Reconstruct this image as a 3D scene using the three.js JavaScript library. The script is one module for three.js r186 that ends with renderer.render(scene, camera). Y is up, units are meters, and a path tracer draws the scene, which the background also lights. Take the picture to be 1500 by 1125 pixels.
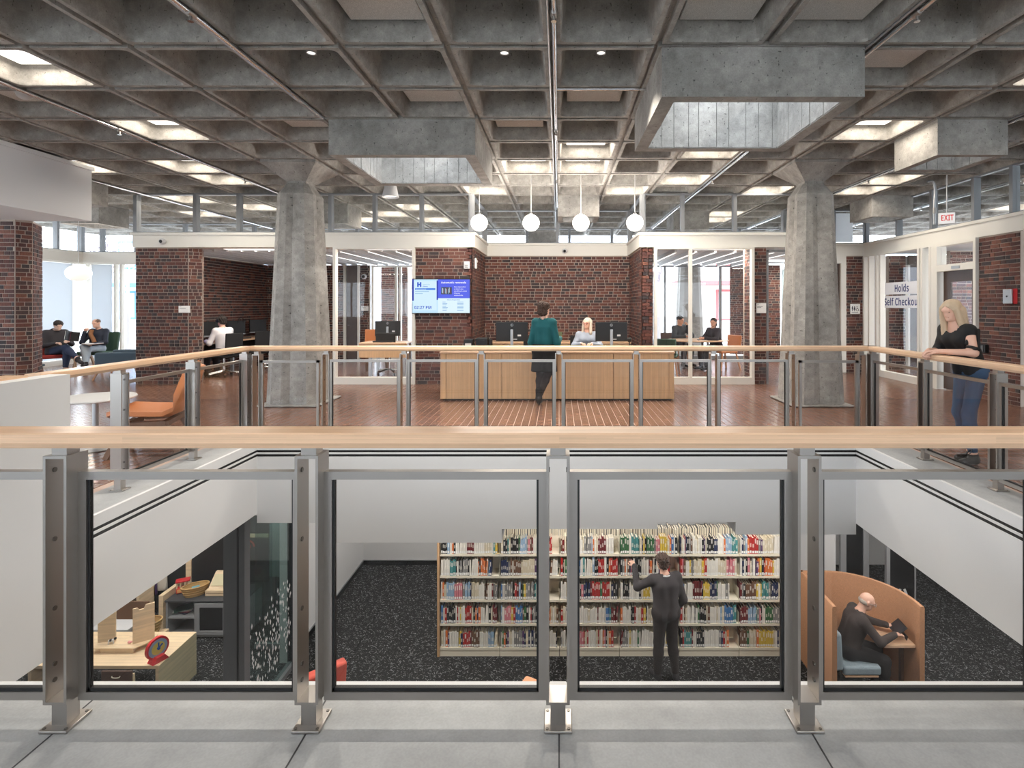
import * as THREE from 'three';
import { mergeGeometries, toCreasedNormals } from 'three/addons/utils/BufferGeometryUtils.js';
import { RoundedBoxGeometry } from 'three/addons/geometries/RoundedBoxGeometry.js';
import { RectAreaLightUniformsLib } from 'three/addons/lights/RectAreaLightUniformsLib.js';

// ---------------------------------------------------------------- camera, sky, light, exposure
RectAreaLightUniformsLib.init();
const scene = new THREE.Scene();
const renderer = new THREE.WebGLRenderer({ antialias: true });
renderer.toneMapping = THREE.LinearToneMapping;
renderer.toneMappingExposure = 1.0;
renderer.shadowMap.enabled = true;
const EYE = 1.575, F = 800, VU = 819, VV = 447;
const camera = new THREE.PerspectiveCamera(2 * Math.atan(562.5 / F) * 180 / Math.PI, 1500 / 1125, 0.05, 300);
camera.position.set(0, EYE, 0);
camera.setViewOffset(1500, 1125, 750 - VU, 562.5 - VV, 1500, 1125);
camera.updateProjectionMatrix();
const SKY = 6.5, COFFER_LIGHT = 25, LOWER_LIGHT = 16, ROOM_FILL = 34;
scene.background = new THREE.Color().setRGB(0.82 * SKY, 0.91 * SKY, 1.0 * SKY);
const sun = new THREE.DirectionalLight(new THREE.Color().setRGB(1, 0.95, 0.86), 1.2);
sun.position.set(40, 38, 22); sun.target.position.set(0, 0, -10); sun.castShadow = true;
Object.assign(sun.shadow.camera, { left: -40, right: 40, top: 40, bottom: -40, near: 1, far: 160 });
sun.shadow.mapSize.set(4096, 4096);
scene.add(sun, sun.target);

// ---------------------------------------------------------------- helpers
let seed = 12345;
function rnd() { seed |= 0; seed = seed + 0x6D2B79F5 | 0; let t = Math.imul(seed ^ seed >>> 15, 1 | seed); t = t + Math.imul(t ^ t >>> 7, 61 | t) ^ t; return ((t ^ t >>> 14) >>> 0) / 4294967296; }
const rr = (a, b) => a + (b - a) * rnd();
const pick = (a) => a[Math.floor(rnd() * a.length)];
const U = (u, d) => (u - VU) * d / F;                 // lateral metres of a picture column at distance d
const V = (v, d) => EYE - (v - VV) * d / F;           // height of a picture row at distance d
const used = {};
function numbered(n) { used[n] = (used[n] ?? -1) + 1; return used[n] ? n + '_' + String(used[n]).padStart(3, '0') : n; }
function boxUV(g) {                                    // texture coordinates in metres, by the way each face points
  g = g.index ? g.toNonIndexed() : g;
  const p = g.attributes.position, n = p.count, uv = new Float32Array(n * 2);
  const a = new THREE.Vector3(), b = new THREE.Vector3(), c = new THREE.Vector3();
  for (let i = 0; i < n; i += 3) {
    a.fromBufferAttribute(p, i); b.fromBufferAttribute(p, i + 1); c.fromBufferAttribute(p, i + 2);
    const nx = Math.abs((b.y - a.y) * (c.z - a.z) - (b.z - a.z) * (c.y - a.y)), ny = Math.abs((b.z - a.z) * (c.x - a.x) - (b.x - a.x) * (c.z - a.z)), nz = Math.abs((b.x - a.x) * (c.y - a.y) - (b.y - a.y) * (c.x - a.x));
    [a, b, c].forEach((q, k) => {
      const [s, t] = ny >= nx && ny >= nz ? [q.x, q.z] : nx >= nz ? [q.z, q.y] : [q.x, q.y];
      uv[(i + k) * 2] = s; uv[(i + k) * 2 + 1] = t;
    });
  }
  g.setAttribute('uv', new THREE.BufferAttribute(uv, 2));
  return g;
}
function clean(g) { g = g.index ? g.toNonIndexed() : g; for (const k of Object.keys(g.attributes)) if (!['position', 'normal', 'uv', 'color'].includes(k)) g.deleteAttribute(k); return g; }
function obj(name, geos, mat, parent = scene) {
  if (!Array.isArray(geos)) geos = [geos];
  geos = geos.map((g) => { g = clean(g); if (!g.attributes.uv || !g.userData.keepUV) g = boxUV(g); return g; });
  const g = geos.length > 1 ? mergeGeometries(geos) : geos[0];
  const m = new THREE.Mesh(g, mat);
  m.name = parent === scene ? numbered(name) : name;
  m.castShadow = m.receiveShadow = true;
  parent.add(m);
  return m;
}
function tag(o, label, category, group, kind) { o.userData.label = label; o.userData.category = category; if (group) o.userData.group = group; if (kind) o.userData.kind = kind; return o; }
function thing(name, label, category, x = 0, y = 0, d = 0, turn = 0, group) {
  const o = new THREE.Group(); o.name = numbered(name); scene.add(o);
  o.position.set(x, y, -d); o.rotation.y = turn;
  return tag(o, label, category, group);
}
function struct(name, geos, mat, label, category) { return tag(obj(name, geos, mat), label, category, null, 'structure'); }
function structGroup(name, label, category) { const g = thing(name, label, category); g.userData.kind = 'structure'; return g; }
function copy(o, x, y, d, turn, label) { const c = o.clone(); c.name = numbered(o.name); c.position.set(x, y, -d); c.rotation.y = turn; c.userData = { ...o.userData }; if (label) c.userData.label = label; scene.add(c); return c; }
// boxes: bx by extents in local x, y, z; bd by world x, y and distance d from the camera (z = -d)
function bx(x0, x1, y0, y1, z0, z1) { const g = new THREE.BoxGeometry(Math.abs(x1 - x0), Math.abs(y1 - y0), Math.abs(z1 - z0)); g.translate((x0 + x1) / 2, (y0 + y1) / 2, (z0 + z1) / 2); return g; }
const bd = (x0, x1, y0, y1, d0, d1) => bx(x0, x1, y0, y1, -d1, -d0);
function rb(x0, x1, y0, y1, z0, z1, r = 0.01, s = 2) { const g = new RoundedBoxGeometry(Math.abs(x1 - x0), Math.abs(y1 - y0), Math.abs(z1 - z0), s, Math.min(r, Math.abs(x1 - x0) / 2.01, Math.abs(y1 - y0) / 2.01, Math.abs(z1 - z0) / 2.01)); g.translate((x0 + x1) / 2, (y0 + y1) / 2, (z0 + z1) / 2); return g; }
const V3 = (x, y, z) => new THREE.Vector3(x, y, z);
function rod(a, b, r, r2 = r, n = 12) { a = V3(...a); b = V3(...b); const l = a.distanceTo(b); const g = new THREE.CylinderGeometry(r2, r, l, n); g.translate(0, l / 2, 0); g.applyQuaternion(new THREE.Quaternion().setFromUnitVectors(V3(0, 1, 0), b.clone().sub(a).normalize())); g.translate(a.x, a.y, a.z); return g; }
function beam(a, b, w, h) { a = V3(...a); b = V3(...b); const l = a.distanceTo(b); const g = new THREE.BoxGeometry(w, l, h); g.translate(0, l / 2, 0); g.applyQuaternion(new THREE.Quaternion().setFromUnitVectors(V3(0, 1, 0), b.clone().sub(a).normalize())); g.translate(a.x, a.y, a.z); return g; }
function tube(pts, r, n = 24, m = 8) { return new THREE.TubeGeometry(new THREE.CatmullRomCurve3(pts.map((p) => V3(...p))), n, r, m, false); }
function lathe(pts, n = 24) { return new THREE.LatheGeometry(pts.map((p) => new THREE.Vector2(p[0], p[1])), n); }
function ball(x, y, z, r, sx = 1, sy = 1, sz = 1, n = 20) { const g = new THREE.SphereGeometry(r, n, Math.round(n * 0.7)); g.scale(sx, sy, sz); g.translate(x, y, z); return g; }
function prism(pts, depth, bevel = 0) { const s = new THREE.Shape(pts.map((p) => new THREE.Vector2(p[0], p[1]))); return new THREE.ExtrudeGeometry(s, { depth, bevelEnabled: bevel > 0, bevelThickness: bevel, bevelSize: bevel, bevelSegments: 2, curveSegments: 12 }); }
function loftRings(rings, closeTop = true, closeBottom = true) {      // rings: arrays of [x,y,z], same count
  const pos = [], idx = [], n = rings[0].length;
  for (const r of rings) for (const p of r) pos.push(...p);
  for (let k = 0; k + 1 < rings.length; k++) for (let i = 0; i < n; i++) { const a = k * n + i, b = k * n + (i + 1) % n, c = a + n, e = b + n; idx.push(a, b, e, a, e, c); }
  const cap = (k, flip) => { const c = [0, 0, 0]; rings[k].forEach((p) => p.forEach((v, j) => c[j] += v / n)); const ci = pos.length / 3; pos.push(...c); for (let i = 0; i < n; i++) { const a = k * n + i, b = k * n + (i + 1) % n; flip ? idx.push(a, ci, b) : idx.push(a, b, ci); } };
  if (closeTop) cap(rings.length - 1, false);
  if (closeBottom) cap(0, true);
  const g = new THREE.BufferGeometry(); g.setAttribute('position', new THREE.Float32BufferAttribute(pos, 3)); g.setIndex(idx); g.computeVertexNormals();
  return g;
}
function poly(n, r, y, rz = r, rot = 0, cx = 0, cz = 0) { return Array.from({ length: n }, (_, i) => { const a = -i / n * 2 * Math.PI + rot; return [cx + r * Math.cos(a), y, cz + rz * Math.sin(a)]; }); }
function tint(g, c) { const n = g.attributes.position.count, a = new Float32Array(n * 3); for (let i = 0; i < n; i++) { a[i * 3] = c.r; a[i * 3 + 1] = c.g; a[i * 3 + 2] = c.b; } g.setAttribute('color', new THREE.BufferAttribute(a, 3)); return g; }
function rectLight(x, y, d, w, h, color, power, parent, down = true) {
  const l = new THREE.RectAreaLight(color, power, w, h); l.position.set(x, y, -d); l.lookAt(l.position.x, y - 1, l.position.z); l.castShadow = true; parent.add(l); return l;
}

// ---------------------------------------------------------------- textures
function noiseGrid(n, cells, sd) {                      // tileable value noise, n x n
  const s0 = seed; seed = sd; const g = Float32Array.from({ length: cells * cells }, rnd); seed = s0;
  const o = new Float32Array(n * n), sm = (t) => t * t * (3 - 2 * t);
  for (let y = 0; y < n; y++) for (let x = 0; x < n; x++) {
    const fx = x / n * cells, fy = y / n * cells, ix = Math.floor(fx), iy = Math.floor(fy), tx = sm(fx - ix), ty = sm(fy - iy), q = (a, b) => g[(b % cells) * cells + a % cells];
    o[y * n + x] = (q(ix, iy) * (1 - tx) + q(ix + 1, iy) * tx) * (1 - ty) + (q(ix, iy + 1) * (1 - tx) + q(ix + 1, iy + 1) * tx) * ty;
  }
  return o;
}
function fbm(n, c0, oct, sd) { const o = new Float32Array(n * n); let w = 0; for (let k = 0; k < oct; k++) { const a = noiseGrid(n, Math.min(n, c0 << k), sd + k * 17), f = 0.55 ** k; w += f; for (let i = 0; i < o.length; i++) o[i] += a[i] * f; } for (let i = 0; i < o.length; i++) o[i] /= w; return o; }
function tex(n, fn, srgb = true, size = 1, sizeY = size) {
  const d = new Uint8Array(n * n * 4);
  for (let i = 0; i < n * n; i++) { const c = fn(i, i % n, Math.floor(i / n)); for (let k = 0; k < 3; k++) d[i * 4 + k] = Math.max(0, Math.min(255, c.length ? c[k] : c)); d[i * 4 + 3] = 255; }
  const t = new THREE.DataTexture(d, n, n); t.wrapS = t.wrapT = THREE.RepeatWrapping; t.magFilter = THREE.LinearFilter; t.minFilter = THREE.LinearMipmapLinearFilter; t.generateMipmaps = true;
  if (srgb) t.colorSpace = THREE.SRGBColorSpace;
  t.repeat.set(1 / size, 1 / sizeY); t.needsUpdate = true;
  return t;
}
const N1 = fbm(512, 4, 6, 11), N2 = fbm(512, 24, 4, 77), N3 = noiseGrid(512, 256, 5), N4 = noiseGrid(512, 90, 8);
const pit = (i) => (N4[i] > 0.93 && N3[i] > 0.35 ? 1 : 0);
const concTex = tex(512, (i) => { const k = 0.62 + 0.36 * N1[i] + 0.22 * (N2[i] - 0.5) + 0.08 * (N3[i] - 0.5) - 0.3 * pit(i); return [186 * k, 182 * k, 176 * k]; }, true, 1.7);
const concBump = tex(512, (i) => 150 + 70 * (N2[i] - 0.5) + 30 * (N3[i] - 0.5) - 120 * pit(i), false, 1.7);
const floorTex = tex(512, (i) => { const k = 0.84 + 0.22 * (N1[i] - 0.5) + 0.06 * (N2[i] - 0.5) + 0.05 * (N3[i] - 0.5); return [189 * k, 191 * k, 193 * k]; }, true, 1.4);
const grain = (dark, sx, sy) => tex(512, (i, x, y) => {
  const w = N1[((y >> 3) * 512 + x) % (512 * 512)], q = N3[(Math.floor(y * 1.0) * 512 + (x >> 5)) % (512 * 512)], s = N2[(y * 512 + (x >> 4)) % (512 * 512)];
  const k = 0.93 + 0.12 * (w - 0.5) + 0.07 * (q - 0.5) + 0.14 * (s - 0.5); return dark.map((c) => c * k);
}, true, sx, sy);
const mapleTex = grain([238, 198, 162], 1.6, 0.5), mapleTexV = (() => { const t = grain([216, 174, 130], 1.6, 0.5); t.rotation = Math.PI / 2; return t; })();
const plyTex = grain([238, 212, 174], 1.6, 0.5);
const darkWoodTex = (() => { const t = grain([74, 54, 44], 1.2, 0.4); t.rotation = Math.PI / 2; return t; })();
const brickBump = tex(256, (i, x, y) => 128 + 90 * (N2[(y * 512 + x)] - 0.5) + 60 * (N3[y * 512 + x] - 0.5), false, 0.35);
const brickTex = tex(256, (i, x, y) => { const k = 0.8 + 0.5 * (N2[y * 512 + x] - 0.3) + 0.16 * (N3[y * 512 + x] - 0.5); return [225 * k, 225 * k, 225 * k]; }, true, 0.43);
const paverTex = tex(256, (i, x, y) => { const k = 0.86 + 0.3 * (N1[y * 512 + x] - 0.5) + 0.2 * (N2[y * 512 + x] - 0.5); return [240 * k, 236 * k, 232 * k]; }, true, 0.9);
const carpetTex = (() => {                              // black loop carpet with short pale strokes in random directions
  const n = 1024, d = new Float32Array(n * n); seed = 909;
  for (let k = 0; k < 5200; k++) {
    let x = rnd() * n, y = rnd() * n; const a = pick([0, Math.PI / 2, Math.PI / 4, -Math.PI / 4, Math.PI / 6]), L = rr(4, 15), b = rr(0.3, 1);
    for (let t = 0; t < L; t++) { const px = Math.floor(x + Math.cos(a) * t + n) % n, py = Math.floor(y + Math.sin(a) * t + n) % n; d[py * n + px] = Math.max(d[py * n + px], b); for (const [ox, oy] of [[0, 1], [1, 0], [1, 1]]) { const q = ((py + oy) % n) * n + (px + ox) % n; d[q] = Math.max(d[q], b * 0.8); } }
  }
  return tex(n, (i, x, y) => { const f = 10 + 8 * N3[(y % 512) * 512 + x % 512] + 175 * d[i]; return [f, f, f * 1.02]; }, true, 2.6);
})();
const fabricTex = tex(256, (i, x, y) => { const k = 0.82 + 0.16 * ((x % 4 < 2) ^ (y % 4 < 2)) + 0.3 * (N3[y * 512 + x] - 0.5); return [235 * k, 235 * k, 235 * k]; }, true, 0.25);

// ---------------------------------------------------------------- materials
const col = (r, g, b) => new THREE.Color(`rgb(${r},${g},${b})`);
const mat = (r, g, b, roughness = 0.7, o = {}) => new THREE.MeshStandardMaterial({ color: col(r, g, b), roughness, ...o });
const MAT = {
  concrete: mat(255, 255, 255, 0.85, { map: concTex, bumpMap: concBump, bumpScale: 0.004 }),
  concFloor: mat(255, 255, 255, 0.55, { map: floorTex }),
  white: mat(212, 212, 213, 0.8), offwhite: mat(206, 206, 206, 0.8), trim: mat(226, 223, 215, 0.6), soffit: mat(226, 225, 222, 0.85),
  reveal: mat(16, 16, 17, 0.7), black: mat(18, 18, 20, 0.45), blackMatte: mat(22, 22, 24, 0.8), darkGrey: mat(58, 59, 62, 0.6), grey: mat(148, 149, 151, 0.5), midGrey: mat(92, 93, 95, 0.5),
  maple: mat(255, 255, 255, 0.32, { map: mapleTex }), mapleV: mat(255, 255, 255, 0.4, { map: mapleTexV }), plywood: mat(255, 255, 255, 0.5, { map: plyTex }), darkWood: mat(255, 255, 255, 0.4, { map: darkWoodTex }), walnut: mat(112, 84, 66, 0.5),
  steel: new THREE.MeshStandardMaterial({ color: col(172, 167, 162), metalness: 1, roughness: 0.33 }), steelDark: new THREE.MeshStandardMaterial({ color: col(120, 116, 112), metalness: 1, roughness: 0.38 }), chrome: new THREE.MeshStandardMaterial({ color: col(220, 222, 225), metalness: 1, roughness: 0.15 }), alu: new THREE.MeshStandardMaterial({ color: col(176, 178, 181), metalness: 0.9, roughness: 0.45 }),
  mullion: mat(134, 136, 139, 0.5, { metalness: 0.3 }),
  glass: new THREE.MeshPhysicalMaterial({ color: 0xffffff, transmission: 1, roughness: 0, thickness: 0, ior: 1.3, metalness: 0 }),
  tealGlass: new THREE.MeshPhysicalMaterial({ color: col(212, 228, 226), transmission: 1, roughness: 0.02, thickness: 0, ior: 1.45 }),
  shadeCloth: new THREE.MeshPhysicalMaterial({ color: col(222, 226, 230), transmission: 0.5, roughness: 1, thickness: 0 }),
  frost: new THREE.MeshPhysicalMaterial({ color: col(238, 240, 242), transmission: 0.5, roughness: 0.9, thickness: 0 }),
  mortar: mat(168, 156, 146, 0.95), paverJoint: mat(196, 172, 158, 0.8),
  carpet: mat(255, 255, 255, 0.95, { map: carpetTex }), acoustic: mat(246, 244, 240, 0.95, { map: fabricTex }),
  cream: mat(232, 224, 204, 0.55), globe: mat(255, 255, 255, 0.4, { emissive: col(255, 250, 240), emissiveIntensity: 1.6 }),
  diffuser: mat(255, 255, 255, 0.5, { emissive: col(255, 252, 246), emissiveIntensity: 1.4 }),
  skin: mat(224, 178, 156, 0.55), skinTan: mat(196, 146, 120, 0.55), eye: mat(30, 24, 22, 0.3), lips: mat(186, 106, 100, 0.5),
};
const BRICK = [[142, 90, 78], [130, 82, 72], [116, 72, 66], [152, 100, 84], [98, 74, 72], [80, 70, 72], [136, 86, 74], [106, 68, 64]];
const brickMats = BRICK.map((c) => mat(...c, 0.85, { map: brickTex, bumpMap: brickBump, bumpScale: 0.003 }));
const brickStuff = new THREE.MeshStandardMaterial({ vertexColors: true, roughness: 0.85, map: brickTex, bumpMap: brickBump, bumpScale: 0.003 });
const PAVER = [[146, 108, 90], [136, 100, 84], [154, 114, 96], [130, 96, 82], [142, 104, 90]];
const paverMats = PAVER.map((c) => mat(...c, 0.22, { map: paverTex }));
const paverStuff = new THREE.MeshStandardMaterial({ vertexColors: true, roughness: 0.22, map: paverTex });

// ---------------------------------------------------------------- ceiling: concrete waffle
const HC = 2.243 + EYE, MOD = 0.918, GX = -0.06, GD = 4.73;      // rib underside, module, grid origins
const cx = (i) => GX + i * MOD, cd = (j) => GD + j * MOD;
function roundSq(h, r, y, k = 4) { const o = []; for (let c = 0; c < 4; c++) { const a0 = c * Math.PI / 2, sx = [1, -1, -1, 1][c], sz = [1, 1, -1, -1][c]; for (let q = 0; q <= k; q++) { const a = a0 + q / k * Math.PI / 2; o.push([sx * (h - r) + r * Math.cos(a), y, sz * (h - r) + r * Math.sin(a)]); } } return o; }
function flipWinding(g) { const i = g.index.array; for (let k = 0; k < i.length; k += 3) { const t = i[k]; i[k] = i[k + 1]; i[k + 1] = t; } g.computeVertexNormals(); return g; }
function cofferGeo(depth, topHalf) {
  const h = MOD / 2;
  const g = loftRings([roundSq(h, 0.001, 0.045), roundSq(h - 0.028, 0.001, 0.045), roundSq(h - 0.03, 0.001, 0.0), roundSq(0.388, 0.06, 0.0), roundSq(0.377, 0.06, 0.018), roundSq(0.352, 0.075, 0.2), roundSq(topHalf, 0.1, depth - 0.03), roundSq(topHalf - 0.05, 0.1, depth)], true, false);
  return boxUV(toCreasedNormals(g, 0.6));
}
const ceiling = structGroup('ceiling', 'exposed concrete waffle ceiling with square coffers over the reading room', 'ceiling');
const cofferA = cofferGeo(0.42, 0.325);
const bigWells = [[1, 0, 2, 2], [-3, 2, 2, 2], [-11, 4, 2, 2], [5, 2, 1, 1], [7, 7, 1, 1], [0, 7, 1, 1], [-1, 13, 1, 1], [3, 9, 1, 1], [-12, 8, 1, 1], [-6, 8, 1, 1]];
const inWell = (i, j) => bigWells.some(([a, b, w, h]) => i >= a && i < a + w && j >= b && j < b + h);
const lit = [[-6, 0], [-6, 2], [-7, 4], [-7, 5], [-9, 4], [-8, 8], [-5, 9], [-4, 8], [-6, 10], [-4, 10], [-2, 6], [-1, 4], [0, 4], [0, 3], [1, 6], [2, 5], [2, 3], [4, 6], [4, 2], [6, 5], [6, 6], [4, 9], [4, 10], [5, 0], [11, 8], [-3, -3], [2, -3], [-6, -3], [5, -3], [-4, -5], [-1, -5], [2, -5], [5, -5], [-9, 7], [-10, 9]];  // lit coffers overhead, out of view, are added to brighten the near floor
const panels = [[-2, -1], [-2, 1], [-1, 2], [0, 1], [1, -1], [2, -1], [3, 0], [-4, 2], [-7, 1]];
{
  const cells = [];
  for (let j = -5; j <= 13; j++) for (let i = -16; i <= 14; i++) if (!inWell(i, j)) cells.push([i, j]);
  const key = ([i, j]) => { const x = cx(i + 0.5), d = cd(j + 0.5); if (d < 3.9) return 1e3 + d; const u = Math.abs(x / d) > 1.05 ? 500 : 0; return d + u; };
  cells.sort((a, b) => key(a) - key(b));
  const rest = [];
  cells.forEach(([i, j], k) => {
    if (k < 300) { const m = new THREE.Mesh(cofferA, MAT.concrete); m.name = 'coffer'; m.position.set(cx(i + 0.5), HC, -cd(j + 0.5)); m.castShadow = m.receiveShadow = true; ceiling.add(m); }
    else rest.push(cofferA.clone().translate(cx(i + 0.5), HC, -cd(j + 0.5)));
  });
  const m = new THREE.Mesh(mergeGeometries(rest), MAT.concrete); m.name = 'coffer_field'; m.userData.kind = 'stuff'; m.castShadow = m.receiveShadow = true; ceiling.add(m);
  obj('ceiling_slab', [bd(cx(-16), cx(15), HC, HC + 0.3, -6, cd(-5))], MAT.concrete, ceiling);
}
// skylight wells: dropped concrete boxes open to the sky, board-marked inside
const wellLabels = ['largest dropped concrete skylight well with sunlit board-marked lining, beside the sprinkler pipe', 'wide dropped concrete skylight well above the lounge-side column', 'dropped concrete skylight well half hidden behind the white bulkhead', 'small square concrete skylight well with one warm-lit side', 'small square concrete skylight well beside the exit sign', 'small concrete skylight well above the row of globe pendants', 'dark concrete well far beyond the clerestory glass over the recess', 'grey concrete well seen through the clerestory above the glass meeting room', 'concrete well just beyond the end of the white bulkhead', 'concrete well behind the lounge-side column capital'];
bigWells.forEach(([i, j, w, h], n) => {
  const x0 = cx(i) + 0.035, x1 = cx(i + w) - 0.035, d0 = cd(j) + 0.02, d1 = cd(j + h) - (w > 1 ? 0.12 : 0.05), y0 = HC - 0.43, y1 = HC + 0.4, t = w > 1 ? 0.13 : 0.1;
  const s = structGroup('skylight_well', wellLabels[n], 'skylight');
  obj('well_wall', [bd(x0, x1, y0, y1, d0, d0 + t)], MAT.concrete, s); obj('well_wall', [bd(x0, x1, y0, y1, d1 - t, d1)], MAT.concrete, s);
  obj('well_wall', [bd(x0, x0 + t, y0, y1, d0 + t, d1 - t)], MAT.concrete, s); obj('well_wall', [bd(x1 - t, x1, y0, y1, d0 + t, d1 - t)], MAT.concrete, s);
  const rim = [bd(cx(i), x0, HC, HC + 0.3, cd(j), cd(j + h)), bd(x1, cx(i + w), HC, HC + 0.3, cd(j), cd(j + h)), bd(x0, x1, HC, HC + 0.3, cd(j), d0), bd(x0, x1, HC, HC + 0.3, d1, cd(j + h))];
  obj('slab_rim', rim, MAT.concrete, s);
  for (let a = x0 + t; a < x1 - t - 0.03;) { const b = Math.min(x1 - t, a + rr(0.11, 0.21)); obj('board_mark', bd(a + 0.004, b - 0.004, y0 + 0.01, y1, d1 - t - rr(0.004, 0.012), d1 - t + 0.01), MAT.concrete, s); a = b; }
  for (let a = d0 + t; a < d1 - t - 0.03;) { const b = Math.min(d1 - t, a + rr(0.11, 0.21)); obj('board_mark', bd(x0 + t - 0.01, x0 + t + rr(0.004, 0.012), y0 + 0.01, y1, a + 0.004, b - 0.004), MAT.concrete, s); obj('board_mark', bd(x1 - t - rr(0.004, 0.012), x1 - t + 0.01, y0 + 0.01, y1, a + 0.004, b - 0.004), MAT.concrete, s); a = b; }
  obj('skylight_glass', bd(x0 + t, x1 - t, y1 - 0.02, y1 - 0.01, d0 + t, d1 - t), MAT.glass, s);
});
// luminous coffers and acoustic panels
{
  const warm = new THREE.Color().setRGB(1, 0.9, 0.76);
  lit.forEach(([i, j]) => {
    const x = cx(i + 0.5), d = cd(j + 0.5);
    const t = thing('coffer_light', 'square luminous panel glowing warm inside a ceiling coffer', 'ceiling light', x, HC + 0.17, d, 0, 'luminous coffer panels');
    obj('frame', [bx(-0.345, 0.345, 0.03, 0.06, -0.345, 0.345)], MAT.trim, t);
    obj('diffuser', [rb(-0.29, 0.29, 0.0, 0.035, -0.29, 0.29, 0.01)], MAT.diffuser, t);
    const l = new THREE.RectAreaLight(warm, COFFER_LIGHT, 0.5, 0.5); l.position.set(0, -0.012, 0); l.rotation.x = -Math.PI / 2; l.castShadow = true; t.add(l);
  });
  panels.forEach(([i, j]) => {
    const t = thing('acoustic_panel', 'pale grey fabric acoustic panel hung inside a ceiling coffer', 'panel', cx(i + 0.5), HC + 0.15, cd(j + 0.5), 0, 'acoustic panels in the coffers');
    obj('board', rb(-0.31, 0.31, 0, 0.05, -0.31, 0.31, 0.006), MAT.acoustic, t);
    for (const [a, b] of [[-0.2, -0.2], [0.2, -0.2], [0.2, 0.2], [-0.2, 0.2]]) obj('hanger', rod([a, 0.05, b], [a, 0.26, b], 0.006), MAT.steel, t);
  });
}
// tapered columns with flared capitals
function columnPlan(h, c, gv, y) { // half width, corner chamfer, groove depth
  const q = [[-h + c, h], [-0.3 * h, h], [-0.02 * h, h - gv], [0.3 * h, h - gv * 0.15], [h - c, h]]; const o = [];
  for (let k = 0; k < 4; k++) { const cs = [1, 0, -1, 0][k], sn = [0, -1, 0, 1][k]; for (const [a, b] of q) o.push([a * cs + b * -sn, y, a * sn + b * cs]); }
  return o;
}
[[-4.5, 4.5, 'tapered concrete column beside the computer alcove'], [4.5, 4.5, 'tapered concrete column beside the restroom sign'], [4.5, 13.5, 'outdoor concrete column seen through the meeting room glass']].forEach(([ci, cj, label]) => {
  const t = thing('concrete_column', label, 'column', cx(ci), 0, cd(cj)); t.userData.kind = 'structure';
  obj('plinth', loftRings([roundSq(0.47, 0.02, 0), roundSq(0.47, 0.02, 0.03)]), MAT.concrete, t);
  const sh = loftRings([columnPlan(0.41, 0.13, 0.055, 0.03), columnPlan(0.285, 0.1, 0.04, 3.34), columnPlan(0.17, 0.05, 0.0, 3.52)], true, true);
  obj('shaft', toCreasedNormals(sh, 0.3), MAT.concrete, t);
  obj('capital', toCreasedNormals(loftRings([roundSq(0.15, 0.002, 3.5), roundSq(0.16, 0.002, 3.55), roundSq(0.43, 0.002, HC - 0.03), roundSq(0.43, 0.002, HC)]), 0.3), MAT.concrete, t);
});

// ---------------------------------------------------------------- brickwork
const gStretcher = boxUV(bx(-0.097, 0.097, 0, 0.057, -0.02, 0.007)), gHeader = boxUV(bx(-0.046, 0.046, 0, 0.057, -0.02, 0.007));
function brickFaces(parent, faces, limit = 300, headers = 0.34) {
  const all = [];
  const mortar = [];
  for (const [x0, d0, x1, d1, y0, y1] of faces) {
    const dx = x1 - x0, dz = -(d1 - d0), L = Math.hypot(dx, dz), th = Math.atan2(-dz, dx), rows = Math.floor((y1 - y0) / 0.0677);
    mortar.push(bx(0, L, 0, y1 - y0, -0.1, 0).rotateY(th).translate(x0, y0, -d0));
    for (let r = 0; r < rows; r++) {
      let p = r % 2 ? -rr(0.02, 0.09) : -rr(0.1, 0.19);
      while (p < L) {
        const hd = rnd() < headers, w = hd ? 0.102 : 0.204, a = Math.max(0.002, p), b = Math.min(L - 0.002, p + w);
        if (b - a > 0.025) { const k = (b - a - 0.014) / (w - 0.01); all.push({ c: (a + b) / 2, k, hd, y: y0 + r * 0.0677 + 0.006, x0, d0, th, m: hd && rnd() < 0.55 ? pick([4, 5, 7]) : Math.floor(rnd() * 8), s: rr(-0.002, 0.003) }); }
        p += w;
      }
    }
  }
  obj('mortar', mortar, MAT.mortar, parent);
  all.sort((a, b) => Math.abs(a.y - 1.9) - Math.abs(b.y - 1.9));
  const rest = [];
  all.forEach((q, i) => {
    const g = q.hd ? gHeader : gStretcher, px = q.x0 + Math.cos(q.th) * q.c + Math.sin(q.th) * q.s, pz = -q.d0 - Math.sin(q.th) * q.c + Math.cos(q.th) * q.s;
    if (i < limit) { const m = new THREE.Mesh(g, brickMats[q.m]); m.name = 'brick'; m.position.set(px, q.y, pz); m.rotation.y = q.th; m.scale.x = q.k; m.castShadow = m.receiveShadow = true; parent.add(m); }
    else { const c = brickMats[q.m].color; rest.push(tint(g.clone().scale(q.k, 1, 1).rotateY(q.th).translate(px, q.y, pz), c)); }
  });
  if (rest.length) { const m = new THREE.Mesh(mergeGeometries(rest), brickStuff); m.name = 'brick_field'; m.userData.kind = 'stuff'; m.castShadow = m.receiveShadow = true; parent.add(m); }
}
function brickStruct(name, label, faces, core, headers) { const s = structGroup(name, label, 'brick wall'); if (core) obj('core', core, MAT.mortar, s); brickFaces(s, faces, 300, headers); return s; }
const BB = 2.73, BT = 3.02, DF = 10.9, DR = 12.8, RW = 7.15;      // beam bottom and top, front plane, recess plane, side wall
brickStruct('wall_screen', 'red brick wall that carries the television screen', [[-2.87, DF, -1.74, DF, 0, BB], [-1.74, DF, -1.74, DR, 0, BB]]);
brickStruct('wall_recess', 'red brick wall of the recess behind the service desk', [[-1.74, DR, 1.65, DR, 0, BB]]);
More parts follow.
